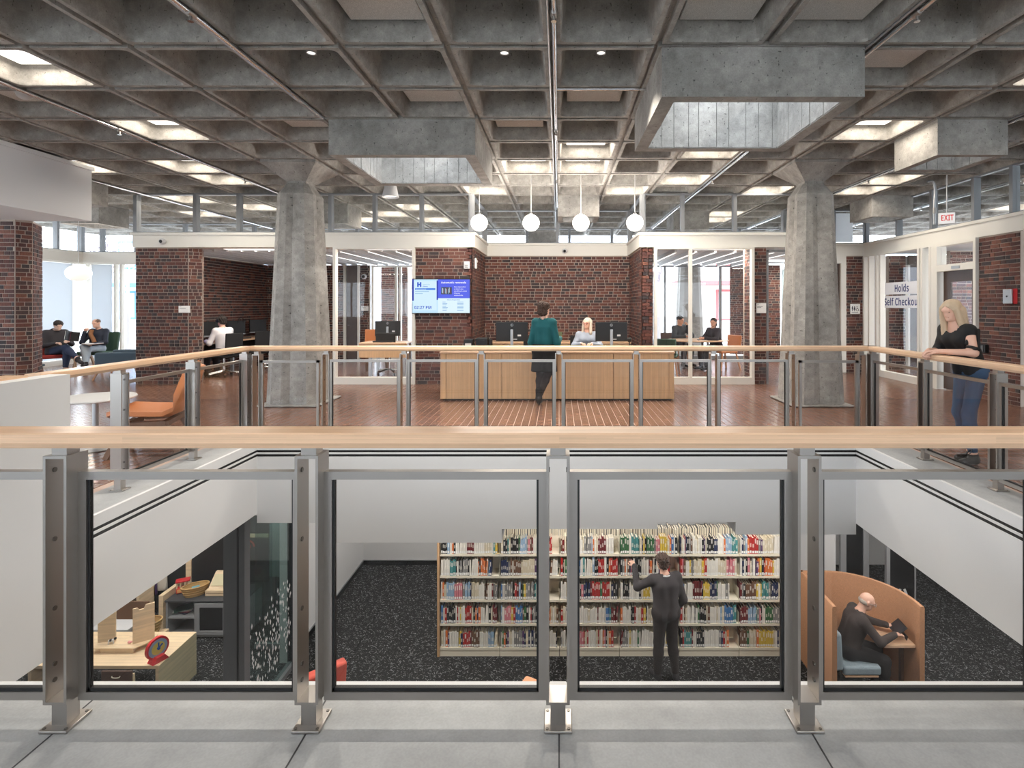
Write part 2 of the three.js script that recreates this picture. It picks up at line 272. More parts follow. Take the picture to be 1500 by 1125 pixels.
brickStruct('wall_return', 'narrow red brick return between the service desk recess and the glass meeting room', [[1.65, DR, 1.65, DF, 0, BB], [1.65, DF, 1.87, DF, 0, BB], [1.87, DF, 1.87, DR, 0, BB]], [bd(1.7, 1.83, 0, BB, DF + 0.08, DR)]);
brickStruct('wall_alcove', 'long shadowed brick wall of the computer alcove', [[-8.4, 11.75, -8.4, 15.75, 0, BB], [-8.4, 15.75, -5.47, 15.75, 0, BB]], null, 0.55);
brickStruct('wall_pier', 'brick pier with a white room sign beside the computer alcove', [[-8.45, DF, -7.4, DF, 0, BB], [-7.4, DF, -7.215, DF + 0.15, 0, BB], [-7.215, DF + 0.15, -7.5, DF + 0.6, 0, BB]], [bd(-8.4, -7.55, 0, BB, DF + 0.08, DF + 0.7)], 0.8);
brickStruct('wall_left', 'brick pier under the white bulkhead', [[-9.9, 8.7, -8.67, 8.7, 0, 2.94], [-8.67, 8.7, -8.56, 8.88, 0, 2.94], [-8.56, 8.88, -8.9, 9.4, 0, 2.94]], [bd(-9.85, -8.95, 0, 2.94, 8.8, 9.4)], 0.6);
brickStruct('wall_meeting', 'brick pier with a square room sign beside the meeting room', [[U(1105, DF), DF, U(1122.5, DF), DF, 0, BB], [U(1105, DF) - 0.06, 11.3, U(1105, DF) - 0.06, 11.0, 0, BB]], [bd(U(1105, DF) - 0.02, U(1121, DF), 0, BB, DF + 0.05, DF + 0.6)]);
brickStruct('wall_corridor', 'bluish-lit brick wall in the corridor behind the concrete column', [[5.85, 15.7, 6.36, 15.7, 0, BB]]);
brickStruct('wall_restroom', 'brick wall carrying the restroom sign', [[6.72, DR, 7.24, DR, 0, BB]]);
brickStruct('wall_right', 'brick wall with a red fire alarm box', [[RW, 9.30, RW, 8.46, 0, BB], [RW + 0.02, 8.1, RW + 0.02, 3, 0, BB]], [bd(RW + 0.06, RW + 0.2, 0, BB, 8.46, 9.3)]);
brickStruct('wall_exterior', 'pinkish brick wall outside the meeting room windows', [[5.5, 17.6, 5.92, 17.4, 0, 2.9], [-6.0, 18.4, -5.05, 18.2, 0, 2.9]]);

// ---------------------------------------------------------------- floors
struct('floor', [bd(-3.511, 3.451, -0.12, 0, -6, 2.256), bd(-13.2, -3.511, -0.12, 0, -6, 2.9), bd(3.451, 11.5, -0.12, 0, -6, 2.9)], MAT.concFloor, 'smooth grey concrete gallery floor under the near glass railing', 'floor');
struct('floor_edge', [bd(-3.9, -3.511, -0.1, 0, 2.9, 6.75), bd(3.451, 3.86, -0.1, 0, 2.9, 6.75), bd(-3.511, 3.451, -0.1, 0, 6.321, 6.75)], MAT.concFloor, 'pale concrete strip around the floor opening under the railings', 'floor');
{
  const s = structGroup('floor_pavers', 'terracotta paver floor of the upper reading room', 'floor');
  obj('mortar_bed', [bd(-13.2, -3.9, -0.12, -0.006, 2.9, 16.2), bd(-3.9, 3.86, -0.12, -0.006, 6.75, 16.2), bd(3.86, 11.5, -0.12, -0.006, 2.9, 16.2)], MAT.paverJoint, s);
  const g = boxUV(toCreasedNormals(loftRings([[[-0.05, 0.02, 0.1], [0.05, 0.02, 0.1], [0.05, 0.02, -0.1], [-0.05, 0.02, -0.1]].map(([a, , c]) => [a * 0.93, -0.012, c * 0.965]), [[-0.05, 0, 0.1], [0.05, 0, 0.1], [0.05, 0, -0.1], [-0.05, 0, -0.1]].map(([a, , c]) => [a * 0.92, -0.0015, c * 0.96]), [[-0.05, 0, 0.1], [0.05, 0, 0.1], [0.05, 0, -0.1], [-0.05, 0, -0.1]].map(([a, , c]) => [a * 0.88, 0, c * 0.94])], true, false), 0.2));
  const cells = [];
  for (let i = 0; i * 0.1 < 24.7; i++) for (let k = 0; k * 0.2 < 13.4; k++) {
    const x = -13.15 + i * 0.1, d = 2.95 + k * 0.2 + (i % 2) * 0.1 + 0.1;
    if (d > 16.1 || (x > -3.95 && x < 3.91 && d < 6.86) || Math.abs(x) / d > 1.15 || x > 11) continue;
    cells.push([x, d, Math.floor(rnd() * 5)]);
  }
  const near = (c) => (Math.abs(c[0]) < 3.3 && c[1] > 7.0 && c[1] < 9 ? 0 : 100) + c[1];
  cells.sort((a, b) => near(a) - near(b));
  const rest = [];
  cells.forEach(([x, d, m], i) => {
    if (i < 300) { const q = new THREE.Mesh(g, paverMats[m]); q.name = 'paver'; q.position.set(x, 0, -d); q.receiveShadow = q.castShadow = true; s.add(q); }
    else rest.push(tint(g.clone().translate(x, 0, -d), paverMats[m].color));
  });
  const m = new THREE.Mesh(mergeGeometries(rest), paverStuff); m.name = 'paver_field'; m.userData.kind = 'stuff'; m.receiveShadow = m.castShadow = true; s.add(m);
}
// concrete floor joints of the near gallery
struct('floor_joint', [bd(-0.003, 0.003, 0, 0.0012, 0.4, 2.2), ...[-1, 1].flatMap((s) => [beam([s * 0.93, 0.0006, -2.2], [s * 0.93, 0.0006, 0.6], 0.006, 0.001), beam([s * 1.86, 0.0006, -2.2], [s * 1.86, 0.0006, 0.6], 0.006, 0.001)])], MAT.darkGrey, 'thin dark control joints sawn into the concrete gallery floor', 'floor joint');

// ---------------------------------------------------------------- floor opening: white fascias with two dark reveals
function fascia(name, label, fn, bottoms) { // fn(a0,a1,y0,y1,depth0,depth1) places a box along the run; bottoms: [a0,a1,bottomY]
  const s = structGroup(name, label, 'wall');
  const A0 = bottoms[0][0], A1 = bottoms[bottoms.length - 1][1];
  obj('reveal', [fn(A0, A1, -0.2, -0.03, 0.01, 0.06)], MAT.reveal, s);
  obj('nosing', [fn(A0, A1, -0.094, 0.0, 0, 0.031)], MAT.white, s);
  obj('band', [fn(A0, A1, -0.141, -0.122, 0, 0.03)], MAT.white, s);
  obj('panel', bottoms.map(([a, b, y]) => fn(a, b, y, -0.171, 0, 0.03)), MAT.white, s);
  obj('soffit_core', bottoms.map(([a, b, y]) => fn(a, b, y, -0.12, 0.06, 0.4)), MAT.white, s);
  return s;
}
fascia('wall_opening_far', 'white fascia with stepped lower edge across the floor opening above the bookcase', (a0, a1, y0, y1, e0, e1) => bd(a0, a1, y0, y1, 6.29 + e0, 6.29 + e1), [[-3.48, U(462, 6.29), V(766, 6.29)], [U(462, 6.29), U(735, 6.29), V(795, 6.29)], [U(735, 6.29), U(963, 6.29), V(775, 6.29)], [U(963, 6.29), U(1078, 6.29), V(765, 6.29)], [U(1078, 6.29), 3.42, V(783, 6.29)]]);
fascia('wall_opening_left', 'white fascia above the play area', (a0, a1, y0, y1, e0, e1) => bd(-3.48 - e1, -3.48 - e0, y0, y1, a0, a1), [[2.3, 6.32, -0.83]]);
fascia('wall_opening_right', 'white fascia above the reading booth', (a0, a1, y0, y1, e0, e1) => bd(3.42 + e0, 3.42 + e1, y0, y1, a0, a1), [[2.3, 6.32, -0.94]]);
fascia('wall_opening_near', 'white fascia below the near gallery edge', (a0, a1, y0, y1, e0, e1) => bd(a0, a1, y0, y1, 2.287 - e1, 2.287 - e0), [[-3.48, 3.42, -0.9]]);
struct('wall_parapet', [bd(-3.62, -3.474, -0.829, 1.085, 2.29, 3.88)], MAT.white, 'solid white parapet at the end of the glass railing', 'wall');
struct('parapet_cap', [bd(-3.75, -3.6, 1.05, 1.1, 2.3, 3.7)], MAT.maple, 'wood cap on the white parapet', 'trim');
struct('ceiling_lower', [bd(-9, -3.88, -0.84, -0.13, -2, 12.4), bd(3.82, 9.5, -0.94, -0.13, -2, 12.4), bd(-3.88, 3.82, -1.0, -0.13, 6.69, 12.4), bd(-3.88, 3.82, -0.9, -0.13, -2, 1.87)], MAT.soffit, 'white ceiling of the lower floor around the opening', 'ceiling');
// ---------------------------------------------------------------- lower floor room
const LF = -3.7;
struct('floor_lower', [bd(-9, 9.5, LF - 0.1, LF, -2, 12.4)], MAT.carpet, 'black carpet with pale flecks on the lower floor', 'carpet');
struct('wall_lower_back', [bd(-3.98, 9.5, LF, -0.9, 11.1, 11.3), bd(-9, -4.05, LF, -0.8, 10.6, 10.8), bd(-4.12, -3.98, LF, -0.8, 8.05, 11.1)], MAT.offwhite, 'plain white wall at the end of the lower floor', 'wall');
struct('wall_lower_side', [bd(-9.1, -9, LF, -0.8, -2, 12.4), bd(9.5, 9.6, LF, -0.8, -2, 12.4), bd(-9, 9.5, LF, -0.8, -2.1, -2)], MAT.offwhite, 'white side walls of the lower floor', 'wall');
struct('baseboard_lower', [bd(-3.97, 4, LF, LF + 0.09, 11.08, 11.1), bd(-3.98, -3.965, LF, LF + 0.09, 8.05, 11.1)], MAT.black, 'black baseboard along the white lower wall', 'baseboard');
struct('trim_lower', [bd(-3.97, 4, LF + 0.09, LF + 0.102, 11.075, 11.1), bd(-3.98, -3.96, LF + 0.09, LF + 0.102, 8.05, 11.1)], MAT.alu, 'thin metal strip above the black baseboard', 'trim');
struct('wall_lower_pier', [bd(4.05, 4.76, LF, -0.9, 9.4, 9.6), bd(U(1172, 9), 4.05, LF + 0.06, -0.9, 9.2, 9.3)], MAT.white, 'white pier behind the reading booth', 'wall');
[[-2.2, 7.5], [0.2, 7.5], [2.6, 7.5], [-2.4, 9.6], [1.5, 9.8], [5.6, 8.4], [5.6, 5.2], [-5.4, 7.2], [-5.6, 9.6], [-5.2, 4.6], [7.4, 7], [0, 0.6], [4.6, 6.5], [-6.4, 7.9]].forEach(([x, d]) => {
  const yl = x < -3.9 ? -0.84 : x > 3.82 ? -0.94 : d < 2 ? -0.9 : -1.0;
  const t = thing('lower_ceiling_light', 'rectangular flush light panel in the lower floor ceiling', 'ceiling light', x, yl, d, 0, 'flush light panels of the lower floor');
  obj('frame', [bx(-0.62, 0.62, -0.006, 0.02, -0.32, 0.32)], MAT.white, t); obj('diffuser', [bx(-0.58, 0.58, -0.012, 0, -0.28, 0.28)], MAT.diffuser, t);
  const l = new THREE.RectAreaLight(new THREE.Color().setRGB(1, 0.96, 0.91), LOWER_LIGHT, 1.1, 0.5); l.position.set(0, -0.02, 0); l.rotation.x = -Math.PI / 2; l.castShadow = true; t.add(l);
});

// ---------------------------------------------------------------- beams (trim) and clerestory above the brickwork
function trimRun(n, geos, label) { return struct('trim_' + n, geos, MAT.trim, label, 'beam'); }
const bm = (x0, x1, d0, d1) => [bd(x0, x1, BB, BT - 0.05, d0, d1), bd(x0 - 0.03, x1 + 0.03, BT - 0.05, BT, d0 - 0.03, d1 + 0.03)];
trimRun(1, [...bm(-8.5, -1.68, DF - 0.02, DF + 0.3), ...bm(-1.98, -1.68, DF + 0.3, DR)], 'cream painted beam above the computer alcove and office');
trimRun(2, bm(-1.7, 1.62, DR - 0.02, DR + 0.3), 'cream painted beam with a camera above the desk recess');
trimRun(3, [...bm(1.60, 5.4, DF - 0.02, DF + 0.3), ...bm(1.60, 1.9, DF + 0.3, DR), ...bm(5.1, 5.4, DF + 0.3, DR)], 'cream painted beam above the glass meeting room');
trimRun(4, [...bm(5.0, 7.3, DR - 0.02, DR + 0.3)], 'cream painted beam above the restroom sign');
trimRun(5, bm(RW - 0.02, RW + 0.28, -5, DR + 0.3), 'long cream painted beam above the self checkout windows');
trimRun(6, [...bm(-13.3, -13.0, 3, 15), ...bm(-13.3, -8.4, 14.9, 15.55)], 'cream painted beam above the lounge windows');
function clerestory(name, label, runs) { // runs: [x0,d0,x1,d1,[fractions of mullions]]
  const s = structGroup(name, label, 'window');
  for (const [x0, d0, x1, d1, fr] of runs) {
    const L = Math.hypot(x1 - x0, d1 - d0), th = Math.atan2(d1 - d0, x1 - x0);
    const pl = (g) => g.rotateY(th).translate(x0, 0, -d0);
    obj('sill', pl(bx(0, L, BT, BT + 0.03, -0.04, 0.04)), MAT.mullion, s); obj('head', pl(bx(0, L, HC - 0.03, HC, -0.04, 0.04)), MAT.mullion, s);
    fr.forEach((f, k) => { obj('mullion', pl(bx(f * L - 0.035, f * L + 0.035, BT + 0.03, HC - 0.03, -0.06, 0.06)), MAT.mullion, s); if (k) obj('pane', pl(bx(fr[k - 1] * L + 0.035, f * L - 0.035, BT + 0.03, HC - 0.03, -0.004, 0.004)), MAT.glass, s); });
  }
}
const fx = (us, d, x0, x1) => [0, ...us.map((u) => (U(u, d) - x0) / (x1 - x0)), 1];
clerestory('window_1', 'clerestory glazing above the computer alcove and office beam', [[-8.5, DF + 0.1, -1.76, DF + 0.1, fx([283, 347, 430, 482, 547, 616], DF, -8.5, -1.76)], [-1.76, DF + 0.1, -1.76, DR + 0.1, [0, 1]]]);
clerestory('window_2', 'clerestory glazing over the desk recess', [[-1.76, DR + 0.1, 1.68, DR + 0.1, [0, 0.5, 1]]]);
clerestory('window_3', 'clerestory glazing above the glass meeting room', [[1.68, DR + 0.1, 1.68, DF + 0.1, [0, 1]], [1.68, DF + 0.1, 5.3, DF + 0.1, fx([1001, 1078], DF, 1.68, 5.3)], [5.3, DF + 0.1, 5.3, DR, [0, 1]]]);
clerestory('window_4', 'clerestory glazing above the self checkout wall', [[5.3, DR + 0.1, RW + 0.1, DR + 0.1, [0, 0.6, 1]], [RW + 0.1, DR + 0.1, RW + 0.1, -5, [0, 0.07, 0.13, 0.19, 0.235, 0.3, 0.42, 0.6, 0.8, 1]]]);
clerestory('window_5', 'clerestory glazing above the lounge windows', [[-13.15, 3, -13.15, 15, [0, 0.3, 0.5, 0.7, 0.85, 0.94, 1]], [-13.15, 15.05, -8.4, 15.05, [0, 0.12, 0.32, 0.6, 1]]]);
clerestory('window_6', 'clerestory glazing along the far outer wall', [[-8.4, 16.0, 9, 16.0, Array.from({ length: 15 }, (_, k) => k / 14)]]);
struct('roller_shade', [bd(5.35, 6.98, BT + 0.05, HC - 0.06, DR + 0.18, DR + 0.185)], MAT.frost, 'pale translucent roller shade drawn behind the clerestory', 'shade');

// ---------------------------------------------------------------- white bulkhead
struct('wall_bulkhead', [bd(-9.9, -7.6, 2.94, HC - 0.001, -2, 8.88), bd(-9.9, -7.57, HC - 0.06, HC - 0.0005, -2, 8.9)], MAT.white, 'large plain white bulkhead hung under the waffle ceiling', 'bulkhead');

// ---------------------------------------------------------------- storefronts
function storefront(n, label, x0, d0, x1, d1, posts, y0 = 0, y1 = BB, opts = {}) { // posts: fractions; panes between them
  const s = structGroup('window_' + n, label, 'glazing');
  const L = Math.hypot(x1 - x0, d1 - d0), th = Math.atan2(d1 - d0, x1 - x0), fw = opts.fw ?? 0.055, m = opts.mat ?? MAT.trim, fd = opts.fd ?? 0.06;
  const pl = (g) => g.rotateY(th).translate(x0, 0, -d0);
  const sill = opts.sill ?? 0.14;
  obj('sill', pl(bx(0, L, y0, y0 + sill, -fd, fd)), m, s); obj('head', pl(bx(0, L, y1 - 0.04, y1, -fd, fd)), m, s);
  posts.forEach((f, k) => {
    obj('post', pl(bx(f * L - fw / 2, f * L + fw / 2, y0 + sill, y1 - 0.04, -fd, fd)), m, s);
    if (k && !(opts.skip ?? []).includes(k)) obj('pane', pl(bx(posts[k - 1] * L + fw / 2, f * L - fw / 2, y0 + sill, y1 - 0.04, -0.004, 0.004)), opts.glass ?? MAT.glass, s);
  });
  return s;
}
storefront(7, 'cream framed glass front of the small office beside the television', U(489, DF), DF, -2.87, DF, [0.018, 0.985]);
storefront(8, 'cream framed glass front of the meeting room', 1.89, DF, U(1104, DF), DF, [0.015, 0.365, 0.985]);
storefront(9, 'tall cream framed glazing that carries the holds and self checkout sign', RW, 12.75, RW, 10.42, [0.01, 0.1, 0.22, 0.285, 0.84, 0.885, 0.985]);
storefront(10, 'tall outer windows of the lounge', -13.1, 4, -13.1, 14.95, [0.01, 0.3, 0.55, 0.8, 0.97]);
storefront(11, 'outer windows at the lounge corner', -13.1, 15.0, -8.4, 15.0, [0.035, 0.07, 0.2, 0.235, 0.55, 0.8, 0.99]);
storefront(12, 'outer windows behind the office', -5.47, 15.95, -1.9, 15.95, [0.01, 0.2, 0.235, 0.5, 0.75, 0.99], 0, BB, { sill: 0.1 });
storefront(13, 'outer windows behind the meeting room', 1.9, 15.95, 5.85, 15.95, [0.01, 0.3, 0.71, 0.99], 0, BB, { sill: 0.1, mat: MAT.mullion });
storefront(14, 'outer glazing behind the self checkout room', 11.4, 13.0, 11.4, 2, [0.01, 0.2, 0.4, 0.6, 0.8, 0.99]);
struct('wall_gallery_back', [bd(-13.2, 8, 0, 0.85, -5.6, -5.45)], MAT.white, 'white wall along the gallery', 'wall');
storefront(15, 'tall gallery windows', 8, -5.5, -13, -5.5, [0.01, 0.125, 0.25, 0.375, 0.5, 0.625, 0.75, 0.875, 0.99], 0.85, 2.75);
struct('wall_gallery_head', [bd(-13.2, 8, 2.75, HC, -5.6, -5.45)], MAT.white, 'white wall above the gallery windows', 'wall');
// partitions and ceilings of the rooms behind
const roomCeil = structGroup('ceiling_rooms', 'white slatted ceiling of the glazed rooms and alcove', 'ceiling');
obj('deck', [bd(-8.4, -1.9, BB + 0.06, BB + 0.1, DF + 0.3, 16.2), bd(1.9, 5.15, BB + 0.06, BB + 0.1, DF + 0.3, 16.2), bd(5.15, 7.2, BB + 0.06, BB + 0.1, DR + 0.3, 16.2), bd(RW + 0.28, 11.6, BB + 0.06, BB + 0.1, 2, 13)], MAT.white, roomCeil);
for (let x = -8.3; x < -1.95; x += 0.3) obj('slat', bd(x, x + 0.04, BB - 0.01, BB + 0.06, DF + 0.75, 15.85), MAT.white, roomCeil);
for (let x = 2.05; x < 5.1; x += 0.42) obj('added_glow_strip', bd(x + 0.012, x + 0.038, BB - 0.038, BB - 0.03, DF + 0.8, 15.8), MAT.diffuser, roomCeil);  // glowing strips added under the slats, imitating light caught on their lower edges
for (let x = -5.3; x < -2; x += 0.6) obj('added_glow_strip', bd(x + 0.007, x + 0.033, BB - 0.018, BB - 0.01, DF + 0.8, 15.8), MAT.diffuser, roomCeil);  // same added glow under every second office slat
for (let x = 2.05; x < 5.1; x += 0.42) obj('slat', bd(x, x + 0.05, BB - 0.03, BB + 0.06, DF + 0.75, 15.85), MAT.white, roomCeil);
struct('wall_partition', [bd(-1.9, -1.82, 0, BB + 0.3, DR, 16), bd(1.8, 1.88, 0, BB + 0.3, DR, 16), bd(RW + 0.1, 11.6, 0, BB, 12.9, 13.0)], MAT.white, 'white partitions between the glazed rooms', 'wall');
brickStruct('wall_checkout', 'brick wall inside the self checkout room', [[7.66, 12.7, 8.06, 12.7, 0, BB], [8.3, 11.6, 9.4, 11.6, 0, BB]]);
{ const s = structGroup('door_7', 'dark wood door inside the self checkout room', 'door'); obj('leaf', bd(8.1, 9.0, 0, 2.4, 12.65, 12.7), MAT.darkWood, s); obj('frame', bd(8.05, 8.1, 0, 2.5, 12.6, 12.7), MAT.trim, s); obj('transom', bd(8.1, 9.0, 2.4, BB, 12.65, 12.7), MAT.darkWood, s); }
struct('wall_gallery', [bd(RW + 0.2, RW + 0.35, 0, BB, -5.6, 3)], MAT.white, 'white gallery wall at the end of the brick wall', 'wall');
// header and jambs of the corridor opening, dark restroom door
struct('door_1', [bd(U(1123, DF), U(1123, DF) + 0.04, 0, BB - 0.06, DF, DF + 0.08), bd(U(1123, DF), 5.1, BB - 0.09, BB - 0.05, DF, DF + 0.08)], MAT.mullion, 'grey framed opening to the corridor behind the concrete column', 'door frame');
{ const s = structGroup('door_2', 'pale blue-grey corridor door standing open', 'door'); obj('leaf', bd(6.38, 7.1, 0.02, 2.6, 15.6, 15.65), mat(176, 196, 204, 0.4), s); obj('handle', [rod([6.5, 1.0, -15.52], [6.68, 1.0, -15.52], 0.014), rod([6.5, 1.0, -15.6], [6.5, 1.0, -15.52], 0.014), bd(6.46, 6.54, 0.85, 1.15, 15.57, 15.6)], MAT.chrome, s); }
{ const s = structGroup('door_3', 'dark restroom door in cream frame', 'door'); obj('leaf', bd(6.2, 6.6, 0, 2.55, DR + 0.05, DR + 0.1), MAT.darkWood, s); obj('frame', [bd(6.6, 6.72, 0, BB, DR - 0.02, DR + 0.1), bd(6.0, 6.6, 2.55, BB, DR - 0.02, DR + 0.1)], MAT.trim, s); }
{ const s = structGroup('door_4', 'dark brown office door in cream jambs behind the office glass', 'door'); obj('leaf', bd(U(507, 15.55), U(523, 15.55), 0, BB - 0.02, 15.58, 15.62), MAT.darkWood, s); obj('frame', [bd(U(503, 15.55), U(506.5, 15.55), 0, BB, 15.54, 15.62), bd(U(523.5, 15.55), U(526, 15.55), 0, BB, 15.54, 15.62)], MAT.trim, s); obj('handle', [rod([U(509, 15.5), 1.0, -15.52], [U(512, 15.5), 1.0, -15.52], 0.012)], MAT.chrome, s); }
{ // entrance door with transom in the side wall
  const s = structGroup('door_5', 'tall dark wood entrance door with transom window in cream frame', 'door');
  const p = (x0, x1, y0, y1, d0, d1, m, n) => obj(n, bd(RW + x0, RW + x1, y0, y1, d0, d1), m, s);
  p(-0.06, 0.12, 0, BB, 10.25, 10.42, MAT.trim, 'jamb'); p(-0.06, 0.12, 0, BB, 9.3, 9.36, MAT.trim, 'jamb'); p(-0.06, 0.12, 2.2, 2.32, 9.36, 10.25, MAT.trim, 'transom_bar'); p(-0.06, 0.12, BB - 0.06, BB, 9.36, 10.25, MAT.trim, 'head');
  p(0.02, 0.028, 2.32, BB - 0.06, 9.36, 10.25, MAT.glass, 'transom_pane');
  p(0.03, 0.07, 0.02, 0.25, 9.4, 10.2, MAT.darkWood, 'bottom_rail'); p(0.03, 0.07, 2.0, 2.2, 9.4, 10.2, MAT.darkWood, 'top_rail'); p(0.03, 0.07, 0.25, 2.0, 10.02, 10.2, MAT.darkWood, 'stile'); p(0.03, 0.07, 0.25, 2.0, 9.4, 9.5, MAT.darkWood, 'stile'); p(0.045, 0.053, 0.25, 2.0, 9.5, 10.02, MAT.glass, 'door_pane');
  p(-0.075, -0.05, 2.23, 2.28, 9.66, 9.86, MAT.alu, 'door_sensor');
}
// outside
struct('ground', [bd(-60, 60, -0.3, -0.2, 16.3, 120), bd(-60, -13.3, -0.3, -0.2, -30, 16.3), bd(12, 60, -0.3, -0.2, -30, 16.3), bd(-13.3, 12, -0.3, -0.2, -30, -6.1)], mat(214, 214, 212, 0.9), 'bright pavement outside the windows', 'ground');
struct('window_shade', [bd(-13.02, -13.015, 0.15, BB - 0.05, 7.3, 12.7), bd(-13.02, -13.015, 0.15, BB - 0.05, 12.85, 14.6), bd(-12.75, -12.2, 0.15, BB - 0.05, 14.9, 14.905)], MAT.shadeCloth, 'pale translucent shades drawn down over the lounge windows', 'shade');

// ---------------------------------------------------------------- glass railings
const railCount = { near: 7 };
function railing(label, x, d, turn, n0, n1, span, ends, topY, step = 0.928, off = 0) { // local x runs along the rail, +z is the side away from the opening
  const t = thing('glass_railing', label, 'railing', x, 0, d, turn);
  const prof = [[-0.056, topY], [0.056, topY], [0.06, topY - 0.006], [0.06, topY - 0.037], [0.048, topY - 0.058], [-0.048, topY - 0.058], [-0.06, topY - 0.037], [-0.06, topY - 0.006]];
  const rings = (a, b) => [prof.map(([z, y]) => [a, y, -z]), prof.map(([z, y]) => [b, y, -z])];
  obj('handrail', toCreasedNormals(loftRings(rings(ends[0], ends[1])), 0.3), MAT.maple, t);
  const top = topY - 0.088, b0 = 0.1;
  for (let k = n0; k <= n1; k++) {
    const s = off + k * step;
    const p = obj('post', [bx(s - 0.0435, s - 0.0335, b0, top, -0.047, 0.047), bx(s + 0.0335, s + 0.0435, b0, top, -0.047, 0.047), bx(s - 0.0335, s + 0.0335, top - 0.01, top, -0.047, 0.047), bx(s - 0.0335, s + 0.0335, b0, b0 + 0.01, -0.047, 0.047), bx(s - 0.028, s + 0.028, top, topY - 0.058, -0.028, 0.028), bx(s - 0.028, s + 0.028, 0.012, b0, -0.028, 0.028)], MAT.steel, t);
    obj('base_plate', rb(s - 0.052, s + 0.052, 0.001, 0.012, -0.058, 0.058, 0.003, 1), MAT.steel, p);
    const sc = [], near = d === 2.06;
    for (const yy of [top - 0.06, top - 0.32, top - 0.58, b0 + 0.13, b0 + 0.07]) for (const q of [-1, 1]) sc.push(rod([s + q * 0.0305, yy, 0.01], [s + q * 0.0335, yy, 0.01], 0.009, 0.009, 10));
    for (const q of [[-0.04, 0.045], [0.04, 0.045], [-0.04, -0.045], [0.04, -0.045]]) sc.push(rod([s + q[0], 0.012, q[1]], [s + q[0], 0.014, q[1]], 0.006, 0.006, 8));
    if (near) sc.forEach((g) => obj('screw', g, MAT.steelDark, p)); else obj('screws', sc, MAT.steelDark, p).userData.kind = 'stuff';
  }
  for (let k = n0; k < n1; k++) {
    const a = off + k * step + 0.0435, b = off + (k + 1) * step - 0.0435, y0 = 0.083, y1 = top - 0.072, w = 0.03, zc = -0.018;
    const f = obj('panel_frame', [bx(a, a + w, y0, y1, zc - 0.016, zc + 0.016), bx(b - w, b, y0, y1, zc - 0.016, zc + 0.016), bx(a + w, b - w, y1 - w, y1, zc - 0.016, zc + 0.016), bx(a + w, b - w, y0, y0 + w, zc - 0.016, zc + 0.016)], MAT.steel, t);
    obj('gasket', [bx(a + w, a + w + 0.008, y0 + w, y1 - w, zc - 0.008, zc + 0.008), bx(b - w - 0.008, b - w, y0 + w, y1 - w, zc - 0.008, zc + 0.008), bx(a + w, b - w, y0 + w, y0 + w + 0.012, zc - 0.008, zc + 0.008)], MAT.black, f);
    obj('glass', bx(a + w + 0.008, b - w - 0.008, y0 + w + 0.012, y1 - w, zc - 0.004, zc + 0.004), MAT.glass, f);
  }
  return t;
}
railing('long foreground glass railing with maple handrail on the concrete gallery', 0, 2.06, 0, -3, 3, 0, [-2.85, 2.85], 1.106, 0.928, -0.004);
railing('glass railing with maple handrail on the service desk side of the opening', 0, 6.56, Math.PI, -3, 3, 0, [-3.79, 3.79], 1.085, 0.928, 0.004);
railing('glass railing with maple handrail along the lounge side of the opening', -3.74, 0, Math.PI / 2, 4, 6, 0, [3.88, 6.62], 1.085, 0.93, 0.93);
railing('glass railing with maple handrail that a woman leans on', 3.74, 0, Math.PI / 2, 2, 6, 0, [2.3, 6.62], 1.085, 0.93, 0.93);
